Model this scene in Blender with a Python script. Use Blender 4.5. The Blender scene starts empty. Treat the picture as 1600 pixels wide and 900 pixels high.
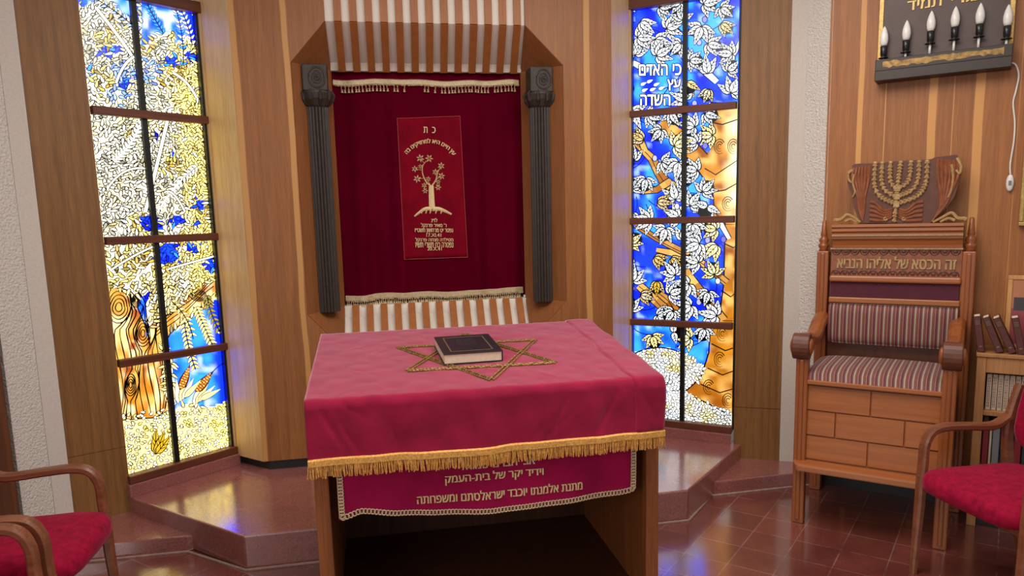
import bpy, math, random
import numpy as np
from mathutils import Matrix, Vector
PI = math.pi
sc = bpy.context.scene
col = sc.collection

# ------------------------------------------------------------------ camera, world, lights, exposure
def cam_matrix(yaw, pitch, roll, loc):
    cy, sy, cp, sp = math.cos(yaw), math.sin(yaw), math.cos(pitch), math.sin(pitch)
    f = Vector((sy*cp, cy*cp, -sp)); r = Vector((cy, -sy, 0)); d = f.cross(r)
    cr, sr = math.cos(roll), math.sin(roll)
    r2 = r*cr + d*sr; d2 = d*cr - r*sr
    m = Matrix((( r2.x, -d2.x, -f.x, loc[0]), (r2.y, -d2.y, -f.y, loc[1]), (r2.z, -d2.z, -f.z, loc[2]), (0, 0, 0, 1)))
    return m
cam = bpy.data.objects.new('camera', bpy.data.cameras.new('camera'))
col.objects.link(cam)
cam.matrix_world = cam_matrix(0.185629, 0.146795, 0.0260249, (0, 0, 1.6))
cam.data.sensor_width = 36.0
cam.data.lens = 1146.08/1600*36
cam.data.shift_y = 59.0/1600
cam.data.clip_start = 0.05
sc.camera = cam

EXPOSURE = 0.0
GLASS = 5.0
sc.view_settings.view_transform = 'Standard'
sc.view_settings.look = 'None'
sc.view_settings.exposure = EXPOSURE
sc.view_settings.gamma = 1.0
sc.view_settings.use_curve_mapping = False

world = bpy.data.worlds.new('world'); sc.world = world
world.use_nodes = True
bg = world.node_tree.nodes['Background']
bg.inputs[0].default_value = (1.0, 0.95, 0.90, 1)
bg.inputs[1].default_value = 0.42

def area(name, loc, target, size, power, color):
    L = bpy.data.lights.new(name, 'AREA'); L.shape = 'RECTANGLE'
    L.size, L.size_y = size; L.energy = power; L.color = color
    o = bpy.data.objects.new(name, L); col.objects.link(o)
    o.location = loc
    o.rotation_euler = (Vector(target)-Vector(loc)).to_track_quat('-Z', 'Y').to_euler()
    return o
area('ceiling_lamp', (0.8, 2.2, 3.15), (0.7, 2.5, 0.0), (2.6, 1.6), 80, (1.0, 0.93, 0.85))
area('room_fill', (-2.6, -1.2, 2.0), (1.4, 3.6, 1.2), (2.4, 1.8), 42, (1.0, 0.97, 0.93))  # soft fill light added behind left, standing for the room's unseen light

# ------------------------------------------------------------------ materials
def newmat(name):
    m = bpy.data.materials.new(name); m.use_nodes = True
    nt = m.node_tree
    b = nt.nodes['Principled BSDF']
    return m, nt, b
def N(nt, t, **kw):
    n = nt.nodes.new(t)
    for k, v in kw.items(): setattr(n, k, v)
    return n
def ramp(nt, stops, interp='LINEAR'):
    r = N(nt, 'ShaderNodeValToRGB'); cr = r.color_ramp; cr.interpolation = interp
    while len(cr.elements) < len(stops): cr.elements.new(0.5)
    for e, (p, c) in zip(cr.elements, stops):
        e.position = p; e.color = (c[0], c[1], c[2], 1)
    return r
def srgb(r, g, b):
    f = lambda c: (c/255/12.92) if c/255 <= 0.04045 else ((c/255+0.055)/1.055)**2.4
    return (f(r), f(g), f(b))
def mixc(nt, fac, a, b):
    m = N(nt, 'ShaderNodeMix', data_type='RGBA')
    for s, v in ((m.inputs[0], fac), (m.inputs[6], a), (m.inputs[7], b)):
        if hasattr(v, 'is_linked'): nt.links.new(v, s)
        elif isinstance(v, (tuple, list)): s.default_value = (v[0], v[1], v[2], 1)
        else: s.default_value = v
    return m.outputs[2]
def math_(nt, op, a, b=None, c=None):
    m = N(nt, 'ShaderNodeMath', operation=op)
    for s, v in zip(m.inputs, (a, b, c)):
        if v is None: continue
        if hasattr(v, 'is_linked'): nt.links.new(v, s)
        else: s.default_value = v
    return m.outputs[0]

def wood(name, dark, light, axis='Z', rough=0.42, stripes=(), sap=None, scale=1.0, spec=0.4, contrast=1.0, seams=(), cath=0.0):
    m, nt, b = newmat(name)
    tc = N(nt, 'ShaderNodeTexCoord'); mp = N(nt, 'ShaderNodeMapping')
    s = [26*scale]*3; s['XYZ'.index(axis)] = 1.3*scale
    mp.inputs['Scale'].default_value = s
    nt.links.new(tc.outputs['Object'], mp.inputs[0])
    n1 = N(nt, 'ShaderNodeTexNoise'); n1.inputs['Scale'].default_value = 1.0; n1.inputs['Detail'].default_value = 5; n1.inputs['Distortion'].default_value = 0.9
    nt.links.new(mp.outputs[0], n1.inputs['Vector'])
    r = ramp(nt, ((0.25, dark), (0.75, light))); nt.links.new(n1.outputs[0], r.inputs[0])
    mp2 = N(nt, 'ShaderNodeMapping'); s2 = [260*scale]*3; s2['XYZ'.index(axis)] = 9*scale
    mp2.inputs['Scale'].default_value = s2; nt.links.new(tc.outputs['Object'], mp2.inputs[0])
    n2 = N(nt, 'ShaderNodeTexNoise'); n2.inputs['Scale'].default_value = 1.0; n2.inputs['Detail'].default_value = 3
    nt.links.new(mp2.outputs[0], n2.inputs['Vector'])
    pr = ramp(nt, ((0.35, (0.72, 0.70, 0.68)), (0.62, (1.05, 1.05, 1.05)))); nt.links.new(n2.outputs[0], pr.inputs[0])
    mul = N(nt, 'ShaderNodeMix', data_type='RGBA', blend_type='MULTIPLY'); mul.inputs[0].default_value = min(1, 0.6*contrast)
    nt.links.new(r.outputs[0], mul.inputs[6]); nt.links.new(pr.outputs[0], mul.inputs[7])
    out = mul.outputs[2]
    if cath:
        mp3 = N(nt, 'ShaderNodeMapping'); s3 = [7*scale]*3; s3['XYZ'.index(axis)] = 0.42*scale
        mp3.inputs['Scale'].default_value = s3; nt.links.new(tc.outputs['Object'], mp3.inputs[0])
        wv = N(nt, 'ShaderNodeTexWave', wave_type='BANDS', bands_direction='X'); wv.inputs['Scale'].default_value = 0.9
        wv.inputs['Distortion'].default_value = 13.0; wv.inputs['Detail'].default_value = 1.5; wv.inputs['Detail Scale'].default_value = 0.5
        nt.links.new(mp3.outputs[0], wv.inputs['Vector'])
        cr_ = ramp(nt, ((0.0, (1-cath,)*3), (0.35, (1, 1, 1)), (1.0, (1+cath*.3,)*3))); nt.links.new(wv.outputs[0], cr_.inputs[0])
        mu2 = N(nt, 'ShaderNodeMix', data_type='RGBA', blend_type='MULTIPLY'); mu2.inputs[0].default_value = 1.0
        nt.links.new(out, mu2.inputs[6]); nt.links.new(cr_.outputs[0], mu2.inputs[7]); out = mu2.outputs[2]
    if stripes or seams:
        sx = N(nt, 'ShaderNodeSeparateXYZ'); nt.links.new(tc.outputs['Object'], sx.inputs[0])
        wn = N(nt, 'ShaderNodeTexNoise'); wn.inputs['Scale'].default_value = 1.6; nt.links.new(tc.outputs['Object'], wn.inputs['Vector'])
        wob = math_(nt, 'MULTIPLY', math_(nt, 'SUBTRACT', wn.outputs[0], 0.5), 0.03)
        xx = math_(nt, 'ADD', sx.outputs[0], wob)
        for (x0, w) in stripes:
            d = math_(nt, 'ABSOLUTE', math_(nt, 'SUBTRACT', xx, x0))
            mr = N(nt, 'ShaderNodeMapRange'); mr.inputs[1].default_value = w/2-0.002; mr.inputs[2].default_value = w/2+0.002
            mr.inputs[3].default_value = 0.85; mr.inputs[4].default_value = 0.0
            nt.links.new(d, mr.inputs[0])
            out = mixc(nt, mr.outputs[0], out, sap)
        for x0, c in seams:
            d = math_(nt, 'ABSOLUTE', math_(nt, 'SUBTRACT', sx.outputs[0], x0))
            out = mixc(nt, math_(nt, 'MULTIPLY', math_(nt, 'LESS_THAN', d, 0.0022), 0.8), out, c)
    nt.links.new(out, b.inputs['Base Color'])
    b.inputs['Roughness'].default_value = rough
    b.inputs['Specular IOR Level'].default_value = spec
    bp = N(nt, 'ShaderNodeBump'); bp.inputs['Strength'].default_value = 0.08; bp.inputs['Distance'].default_value = 0.002
    nt.links.new(n2.outputs[0], bp.inputs['Height']); nt.links.new(bp.outputs[0], b.inputs['Normal'])
    return m

def plain(name, c, rough=0.5, metal=0.0, spec=0.5, noise=0.0, nscale=30, bump=0.0, sheen=0.0):
    m, nt, b = newmat(name)
    b.inputs['Roughness'].default_value = rough; b.inputs['Metallic'].default_value = metal
    b.inputs['Specular IOR Level'].default_value = spec
    b.inputs['Base Color'].default_value = (*c, 1)
    if sheen:
        b.inputs['Sheen Weight'].default_value = sheen; b.inputs['Sheen Roughness'].default_value = 0.35
        b.inputs['Sheen Tint'].default_value = (min(1, c[0]*1.6+.25), c[1]*1.4+.12, c[2]*1.4+.18, 1)
    if noise or bump:
        tc = N(nt, 'ShaderNodeTexCoord')
        n = N(nt, 'ShaderNodeTexNoise'); n.inputs['Scale'].default_value = nscale; n.inputs['Detail'].default_value = 5
        nt.links.new(tc.outputs['Object'], n.inputs['Vector'])
        if noise:
            r = ramp(nt, ((0.3, tuple(x*(1-noise) for x in c)), (0.7, tuple(min(1, x*(1+noise)) for x in c))))
            nt.links.new(n.outputs[0], r.inputs[0]); nt.links.new(r.outputs[0], b.inputs['Base Color'])
        if bump:
            bp = N(nt, 'ShaderNodeBump'); bp.inputs['Strength'].default_value = bump; bp.inputs['Distance'].default_value = 0.006
            nt.links.new(n.outputs[0], bp.inputs['Height']); nt.links.new(bp.outputs[0], b.inputs['Normal'])
    return m

W_D, W_L = srgb(140, 86, 44), srgb(160, 101, 54)
SAP = srgb(200, 146, 84)
M = {}
M['ark'] = wood('ark_veneer', W_D, W_L, 'Z', 0.45, stripes=((-0.672, 0.034), (-0.402, 0.030), (1.305, 0.036)), sap=SAP, seams=((1.13, srgb(120, 72, 36)),), cath=0.05)
M['arkin'] = wood('ark_recess_veneer', srgb(132, 78, 42), srgb(148, 92, 52), 'Z', 0.45)
M['reveal'] = wood('reveal_veneer', srgb(196, 156, 104), srgb(216, 178, 126), 'Z', 0.4)  # paler than the ark veneer: glow from the windows put into the colour
M['slat'] = wood('slat_veneer', srgb(152, 88, 42), srgb(172, 104, 52), 'Z', 0.42)
M['plank'] = wood('plank_oak', srgb(124, 82, 42), srgb(146, 100, 54), 'Z', 0.5, contrast=1.2, cath=0.13)
M['wallwood'] = wood('wall_veneer', srgb(154, 94, 46), srgb(174, 110, 58), 'Z', 0.45,
    stripes=((0.155, 0.026), (0.500, 0.036), (0.700, 0.040)), sap=srgb(222, 160, 92),
    seams=((0.278, srgb(226, 168, 104)), (0.590, srgb(212, 150, 90)), (0.868, srgb(196, 130, 76))), cath=0.06)
M['walldark'] = wood('wall_dark_veneer', srgb(84, 46, 26), srgb(112, 64, 36), 'Z', 0.5)
M['rail'] = wood('rail_wood', srgb(84, 42, 26), srgb(116, 62, 38), 'X', 0.45)
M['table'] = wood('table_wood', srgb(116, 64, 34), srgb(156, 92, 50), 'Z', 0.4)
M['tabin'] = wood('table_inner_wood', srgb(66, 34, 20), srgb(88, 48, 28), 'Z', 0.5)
M['throne'] = wood('throne_wood', srgb(136, 72, 34), srgb(166, 94, 48), 'Z', 0.3, spec=0.5, contrast=0.6)
M['thronex'] = wood('throne_panel_wood', srgb(154, 88, 44), srgb(180, 108, 58), 'X', 0.30, spec=0.5, contrast=0.6)
M['carved'] = plain('carved_wood', srgb(142, 80, 50), 0.42, noise=0.22, nscale=40)
M['carveddark'] = plain('dark_carved_wood', srgb(96, 50, 30), 0.45, noise=0.2, nscale=30)
M['giltwood'] = plain('gilded_carving', srgb(176, 140, 92), 0.42, metal=0.1, noise=0.25, nscale=60)
M['purple'] = plain('purple_velvet', srgb(84, 30, 46), 0.85, noise=0.1, sheen=0.2)
M['chairwood'] = wood('chair_walnut', srgb(112, 62, 40), srgb(148, 90, 60), 'X', 0.32, spec=0.5)
M['shelfwood'] = wood('shelf_wood', srgb(166, 110, 66), srgb(196, 140, 90), 'Z', 0.45)
M['darkwood'] = plain('dark_column_wood', srgb(52, 39, 33), 0.55, noise=0.25, nscale=40, bump=0.1)
M['white'] = plain('white_paint', srgb(226, 214, 202), 0.6)
M['black'] = plain('black_plinth', srgb(22, 20, 20), 0.5)
M['lead'] = plain('lead_came', srgb(24, 26, 24), 0.45, metal=0.3)
M['gold'] = plain('gold_thread', srgb(220, 190, 140), 0.5, metal=0.05, noise=0.22, nscale=200)
M['goldfr'] = plain('gold_fringe', srgb(224, 164, 84), 0.5, metal=0.1, noise=0.35, nscale=150, sheen=0.2)
M['goldstar'] = plain('gold_sequin_braid', srgb(138, 108, 54), 0.35, metal=0.4, noise=0.5, nscale=260)
M['brass'] = plain('brass', srgb(176, 144, 84), 0.35, metal=0.5, noise=0.25, nscale=60)
M['braid'] = plain('cream_gold_braid', srgb(196, 172, 136), 0.5, metal=0.1, noise=0.3, nscale=180)
M['bronze'] = plain('dark_bronze_board', srgb(78, 60, 56), 0.45, metal=0.2, noise=0.15, nscale=14)
M['bronzed'] = plain('dark_bronze_ledge', srgb(56, 46, 42), 0.4, metal=0.3, noise=0.15, nscale=20)
M['bulb'] = plain('frosted_bulb', srgb(240, 236, 230), 0.2)
M['holder'] = plain('black_bulb_holder', srgb(26, 24, 24), 0.25)
M['plastic'] = plain('white_plastic', srgb(232, 228, 222), 0.35)
M['paper'] = plain('page_paper', srgb(232, 214, 188), 0.7, noise=0.06, nscale=80)
M['leather'] = plain('black_leather', srgb(30, 26, 32), 0.38, noise=0.2, nscale=60, bump=0.08)
M['gilt'] = plain('gilt_stamp', srgb(120, 100, 76), 0.4, metal=0.4)
M['bookbrown'] = plain('brown_bookcloth', srgb(88, 40, 34), 0.45, noise=0.15, nscale=50)
M['bookred'] = plain('red_bookcloth', srgb(128, 28, 40), 0.5)
M['bookgrey'] = plain('grey_bookcloth', srgb(120, 122, 126), 0.5)
M['bookblue'] = plain('dark_bookcloth', srgb(44, 48, 56), 0.5)
M['bookcream'] = plain('cream_bookcloth', srgb(206, 184, 160), 0.5)
M['print'] = plain('dark_print', srgb(104, 62, 58), 0.6)
M['framewood'] = wood('frame_wood', srgb(190, 130, 72), srgb(214, 156, 94), 'Z', 0.4)

def velvet(name, c, sheen, nscale=9, nz=0.18, rough=0.8, c2=None, tint=None, bump=0.12, spec=0.12):
    m, nt, b = newmat(name)
    tc = N(nt, 'ShaderNodeTexCoord')
    n = N(nt, 'ShaderNodeTexNoise'); n.inputs['Scale'].default_value = nscale; n.inputs['Detail'].default_value = 7; n.inputs['Roughness'].default_value = 0.65
    nt.links.new(tc.outputs['Object'], n.inputs['Vector'])
    hi = c2 or tuple(x*(1+nz) for x in c)
    r = ramp(nt, ((0.32, tuple(x*(1-nz) for x in c)), (0.7, hi))); nt.links.new(n.outputs[0], r.inputs[0])
    nt.links.new(r.outputs[0], b.inputs['Base Color'])
    b.inputs['Roughness'].default_value = rough; b.inputs['Specular IOR Level'].default_value = spec
    b.inputs['Sheen Weight'].default_value = sheen; b.inputs['Sheen Roughness'].default_value = 0.4
    b.inputs['Sheen Tint'].default_value = (*tint, 1) if tint else (min(1, c[0]*2+.3), c[1]*2+.16, c[2]*2+.22, 1)
    bp = N(nt, 'ShaderNodeBump'); bp.inputs['Strength'].default_value = bump; bp.inputs['Distance'].default_value = 0.01
    nt.links.new(n.outputs[0], bp.inputs['Height']); nt.links.new(bp.outputs[0], b.inputs['Normal'])
    return m
M['cloth'] = velvet('rose_velvet', srgb(142, 18, 54), 1.0, 11, 0.16, tint=(1.0, 0.58, 0.68), bump=0.05)
M['under'] = velvet('magenta_velvet', srgb(150, 14, 66), 0.35, 5, 0.2)
M['curtain'] = velvet('maroon_velvet', srgb(86, 0, 24), 0.0, 4, 0.15, spec=0.02)
M['patch'] = velvet('crimson_velvet', srgb(118, 6, 28), 0.05, 9, 0.2, spec=0.05)
M['seat'] = velvet('chair_velvet', srgb(148, 10, 48), 0.35, 34, 0.35)

def stripe_mat():
    m, nt, b = newmat('striped_upholstery')
    tc = N(nt, 'ShaderNodeTexCoord'); sx = N(nt, 'ShaderNodeSeparateXYZ'); nt.links.new(tc.outputs['Object'], sx.inputs[0])
    fr = math_(nt, 'FRACT', math_(nt, 'MULTIPLY', sx.outputs[0], 1/0.036))
    mr, cr, gr, ol = srgb(104, 40, 46), srgb(188, 158, 124), srgb(122, 112, 112), srgb(124, 106, 80)
    r = ramp(nt, ((0.0, mr), (0.28, gr), (0.40, cr), (0.50, ol), (0.60, mr), (0.68, srgb(150, 70, 62)), (0.78, srgb(84, 40, 60)), (0.88, srgb(170, 138, 110)), (0.95, mr)), 'CONSTANT')
    nt.links.new(fr, r.inputs[0]); nt.links.new(r.outputs[0], b.inputs['Base Color'])
    b.inputs['Roughness'].default_value = 0.75
    b.inputs['Sheen Weight'].default_value = 0.15
    n = N(nt, 'ShaderNodeTexNoise'); n.inputs['Scale'].default_value = 300; nt.links.new(tc.outputs['Object'], n.inputs['Vector'])
    bp = N(nt, 'ShaderNodeBump'); bp.inputs['Strength'].default_value = 0.2; bp.inputs['Distance'].default_value = 0.002
    nt.links.new(n.outputs[0], bp.inputs['Height']); nt.links.new(bp.outputs[0], b.inputs['Normal'])
    return m
M['stripe'] = stripe_mat()

def terrazzo(name, tile):
    m, nt, b = newmat(name)
    tc = N(nt, 'ShaderNodeTexCoord')
    n = N(nt, 'ShaderNodeTexNoise'); n.inputs['Scale'].default_value = 3.0; n.inputs['Detail'].default_value = 8; n.inputs['Roughness'].default_value = 0.7
    nt.links.new(tc.outputs['Object'], n.inputs['Vector'])
    v = N(nt, 'ShaderNodeTexNoise'); v.inputs['Scale'].default_value = 160; v.inputs['Detail'].default_value = 2
    nt.links.new(tc.outputs['Object'], v.inputs['Vector'])
    c1, c2 = (srgb(104, 52, 46), srgb(140, 76, 66)) if tile else (srgb(138, 80, 75), srgb(164, 100, 94))
    r = ramp(nt, ((0.3, c1), (0.7, c2))); nt.links.new(n.outputs[0], r.inputs[0])
    sp = ramp(nt, ((0.38, (0.62, 0.6, 0.6)), (0.6, (1.15, 1.12, 1.1)))); nt.links.new(v.outputs[0], sp.inputs[0])
    mu = N(nt, 'ShaderNodeMix', data_type='RGBA', blend_type='MULTIPLY'); mu.inputs[0].default_value = 0.8
    nt.links.new(r.outputs[0], mu.inputs[6]); nt.links.new(sp.outputs[0], mu.inputs[7])
    out = mu.outputs[2]
    if tile:
        sx = N(nt, 'ShaderNodeSeparateXYZ'); nt.links.new(tc.outputs['Object'], sx.inputs[0])
        mask = None; ids = []
        for k in (0, 1):
            q = math_(nt, 'DIVIDE', sx.outputs[k], 0.205)
            ids.append(math_(nt, 'FLOOR', q))
            fr = math_(nt, 'ABSOLUTE', math_(nt, 'SUBTRACT', math_(nt, 'FRACT', q), 0.5))
            g = math_(nt, 'GREATER_THAN', fr, 0.489)
            mask = g if mask is None else math_(nt, 'MAXIMUM', mask, g)
        cx = N(nt, 'ShaderNodeCombineXYZ'); nt.links.new(ids[0], cx.inputs[0]); nt.links.new(ids[1], cx.inputs[1])
        wn = N(nt, 'ShaderNodeTexWhiteNoise', noise_dimensions='3D'); nt.links.new(cx.outputs[0], wn.inputs['Vector'])
        tr = ramp(nt, ((0, (0.78, 0.78, 0.8)), (1, (1.15, 1.08, 1.05)))); nt.links.new(wn.outputs['Value'], tr.inputs[0])
        m3 = N(nt, 'ShaderNodeMix', data_type='RGBA', blend_type='MULTIPLY'); m3.inputs[0].default_value = 1
        nt.links.new(out, m3.inputs[6]); nt.links.new(tr.outputs[0], m3.inputs[7])
        gn = ramp(nt, ((0.36, srgb(84, 52, 48)), (0.58, srgb(164, 128, 118)))); nt.links.new(n.outputs[0], gn.inputs[0])
        out = mixc(nt, math_(nt, 'MULTIPLY', mask, 0.75), m3.outputs[2], gn.outputs[0])
        bp = N(nt, 'ShaderNodeBump'); bp.inputs['Strength'].default_value = 0.25; bp.inputs['Distance'].default_value = 0.002; bp.invert = True
        nt.links.new(mask, bp.inputs['Height']); nt.links.new(bp.outputs[0], b.inputs['Normal'])
    nt.links.new(out, b.inputs['Base Color'])
    rr = N(nt, 'ShaderNodeMapRange'); rr.inputs[3].default_value = 0.16 if tile else 0.2; rr.inputs[4].default_value = 0.32 if tile else 0.34
    nt.links.new(n.outputs[0], rr.inputs[0]); nt.links.new(rr.outputs[0], b.inputs['Roughness'])
    b.inputs['Specular IOR Level'].default_value = 0.5
    b.inputs['Coat Weight'].default_value = 1.0; b.inputs['Coat Roughness'].default_value = 0.15; b.inputs['Coat IOR'].default_value = 1.85
    return m
M['tile'] = terrazzo('red_tile_floor', True)
M['terr'] = terrazzo('red_terrazzo', False)

def plaster(name, strength, c):
    m, nt, b = newmat(name)
    tc = N(nt, 'ShaderNodeTexCoord')
    n = N(nt, 'ShaderNodeTexNoise'); n.inputs['Scale'].default_value = 85; n.inputs['Detail'].default_value = 3; n.inputs['Distortion'].default_value = 0.4
    nt.links.new(tc.outputs['Object'], n.inputs['Vector'])
    r = ramp(nt, ((0.35, tuple(x*0.92 for x in c)), (0.6, c))); nt.links.new(n.outputs[0], r.inputs[0]); nt.links.new(r.outputs[0], b.inputs['Base Color'])
    bp = N(nt, 'ShaderNodeBump'); bp.inputs['Strength'].default_value = strength; bp.inputs['Distance'].default_value = 0.012
    nt.links.new(n.outputs[0], bp.inputs['Height']); nt.links.new(bp.outputs[0], b.inputs['Normal'])
    b.inputs['Roughness'].default_value = 0.85
    return m
M['plaster'] = plaster('rough_plaster', 0.9, srgb(220, 212, 204))
M['smooth'] = plaster('smooth_plaster', 0.12, srgb(206, 194, 184))

def glass_mat():
    m, nt, b = newmat('stained_glass')
    a = N(nt, 'ShaderNodeVertexColor'); a.layer_name = 'Col'
    nt.links.new(a.outputs[0], b.inputs['Emission Color'])
    b.inputs['Emission Strength'].default_value = GLASS
    mu = N(nt, 'ShaderNodeMix', data_type='RGBA', blend_type='MULTIPLY'); mu.inputs[0].default_value = 1
    nt.links.new(a.outputs[0], mu.inputs[6]); mu.inputs[7].default_value = (0.3, 0.3, 0.3, 1)
    nt.links.new(mu.outputs[2], b.inputs['Base Color'])
    b.inputs['Roughness'].default_value = 0.2
    return m
M['glass'] = glass_mat()

# ------------------------------------------------------------------ mesh helpers
class MB:
    def __init__(s): s.v = []; s.f = []
    def quad(s, *p):
        i = len(s.v); s.v += [tuple(x) for x in p]; s.f.append(tuple(range(i, i+len(p)))); return s
    def box(s, a, b):
        (x0, y0, z0), (x1, y1, z1) = a, b
        return s.prism([(x0, y0), (x1, y0), (x1, y1), (x0, y1)], z0, z1)
    def prism(s, poly, z0, z1, top=None):
        n = len(poly); i = len(s.v); top = top or poly
        s.v += [(x, y, z0) for x, y in poly] + [(x, y, z1) for x, y in top]
        s.f.append(tuple(range(i+n-1, i-1, -1))); s.f.append(tuple(range(i+n, i+2*n)))
        for k in range(n):
            j = (k+1) % n; s.f.append((i+k, i+j, i+n+j, i+n+k))
        return s
    def extr(s, poly, axis, a, b):
        # polygon given in the two remaining axes (in order), extruded along axis
        n = len(poly); i = len(s.v)
        def P(p, t):
            q = list(p); q.insert('xyz'.index(axis), t); return tuple(q)
        s.v += [P(p, a) for p in poly] + [P(p, b) for p in poly]
        s.f.append(tuple(range(i, i+n))); s.f.append(tuple(range(i+2*n-1, i+n-1, -1)))
        for k in range(n):
            j = (k+1) % n; s.f.append((i+k, i+n+k, i+n+j, i+j))
        return s
    def rings(s, rs, close=True, caps=True):
        i = len(s.v); n = len(rs[0])
        for r in rs: s.v += [tuple(p) for p in r]
        for a in range(len(rs)-1):
            for k in range(n if close else n-1):
                j = (k+1) % n
                s.f.append((i+a*n+k, i+a*n+j, i+(a+1)*n+j, i+(a+1)*n+k))
        if caps:
            s.f.append(tuple(range(i+n-1, i-1, -1))); m = i+(len(rs)-1)*n; s.f.append(tuple(range(m, m+n)))
        return s
    def lathe(s, prof, c, n=20, fn=None):
        rs = []
        for r, z in prof:
            rs.append([(c[0]+r*(fn(k/n*2*PI) if fn else 1)*math.cos(k/n*2*PI), c[1]+r*(fn(k/n*2*PI) if fn else 1)*math.sin(k/n*2*PI), c[2]+z) for k in range(n)])
        return s.rings(rs)
    def tube(s, pts, r, n=8):
        pts = [Vector(p) for p in pts]; rs = []
        up = Vector((0.13, 0.31, 0.94)); up.normalize()
        for i, p in enumerate(pts):
            t = (pts[min(i+1, len(pts)-1)]-pts[max(i-1, 0)]).normalized()
            a = t.cross(up)
            if a.length < 0.1: a = t.cross(Vector((1, 0, 0)))
            a.normalize(); b = t.cross(a); rr = r[i] if isinstance(r, (list, tuple)) else r
            rs.append([p+(a*math.cos(k/n*2*PI)+b*math.sin(k/n*2*PI))*rr for k in range(n)])
        return s.rings(rs)
    def sweep(s, pts, lat, w, th):
        # rectangular section: w along the lateral vector, th in the plane of the path; th may be a list
        pts = [Vector(p) for p in pts]; lat = Vector(lat).normalized(); rs = []
        for i, p in enumerate(pts):
            t = (pts[min(i+1, len(pts)-1)]-pts[max(i-1, 0)]).normalized()
            nrm = t.cross(lat).normalized(); h = th[i] if isinstance(th, (list, tuple)) else th
            ww = w[i] if isinstance(w, (list, tuple)) else w
            c = min(ww, h)*0.25; r = []
            for a, b in ((-1, -1), (1, -1), (1, 1), (-1, 1)):
                if a*b > 0: seq = ((a*(ww/2-c), b*h/2), (a*ww/2, b*(h/2-c)))
                else: seq = ((a*ww/2, b*(h/2-c)), (a*(ww/2-c), b*h/2))
                if (a, b) in ((-1, -1), (1, 1)): seq = seq[::-1]
                else: seq = seq[::-1]
                r += [p+lat*x+nrm*y for x, y in seq]
            rs.append(r)
        return s.rings(rs)
    def ell(s, c, r, n=12, m=8):
        rs = []
        for a in range(1, m):
            t = PI*a/m
            rs.append([(c[0]+r[0]*math.sin(t)*math.cos(k/n*2*PI), c[1]+r[1]*math.sin(t)*math.sin(k/n*2*PI), c[2]-r[2]*math.cos(t)) for k in range(n)])
        return s.rings(rs)
    def grid(s, fn, nu, nv):
        i = len(s.v)
        for b in range(nv+1):
            for a in range(nu+1): s.v.append(tuple(fn(a/nu, b/nv)))
        for b in range(nv):
            for a in range(nu):
                k = i+b*(nu+1)+a; s.f.append((k, k+1, k+nu+2, k+nu+1))
        return s
    def build(s, name, mat, parent=None, smooth=False, bevel=0, seg=2, solid=0, mw=None):
        me = bpy.data.meshes.new(name); me.from_pydata(s.v, [], s.f); me.update()
        o = bpy.data.objects.new(name, me); col.objects.link(o)
        me.materials.append(mat)
        if parent is not None: o.parent = parent
        if mw is not None: o.matrix_world = mw
        if smooth:
            for p in me.polygons: p.use_smooth = True
        if solid:
            m = o.modifiers.new('solidify', 'SOLIDIFY'); m.thickness = solid; m.offset = 0
        if bevel:
            m = o.modifiers.new('bevel', 'BEVEL'); m.width = bevel; m.segments = seg; m.limit_method = 'ANGLE'; m.angle_limit = 0.7
            m.harden_normals = False
        return o
def empty(name, loc=(0, 0, 0), rz=0.0):
    o = bpy.data.objects.new(name, None); col.objects.link(o); o.location = loc; o.rotation_euler = (0, 0, rz)
    o.empty_display_size = 0.1; return o
def tag(o, label=None, cat=None, group=None, kind=None):
    if label: o['label'] = label
    if cat: o['category'] = cat
    if group: o['group'] = group
    if kind: o['kind'] = kind
    return o
def struct(o, label=None, cat=None):
    o['kind'] = 'structure'
    if label: o['label'] = label
    if cat: o['category'] = cat
    return o
def kids(o): return [c for c in bpy.data.objects if c.parent == o]
def copy_tree(o, parent=None):
    c = o.copy(); col.objects.link(c)
    if parent is not None: c.parent = parent
    for ch in kids(o): copy_tree(ch, c)
    return c
def frame(o, ax, ay=None):
    # matrix with local x along ax (horizontal), local z up
    ax = Vector(ax).normalized(); az = Vector((0, 0, 1)); ay = az.cross(ax)
    return Matrix(((ax.x, ay.x, az.x, o[0]), (ax.y, ay.y, az.y, o[1]), (ax.z, ay.z, az.z, o[2]), (0, 0, 0, 1)))

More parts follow.
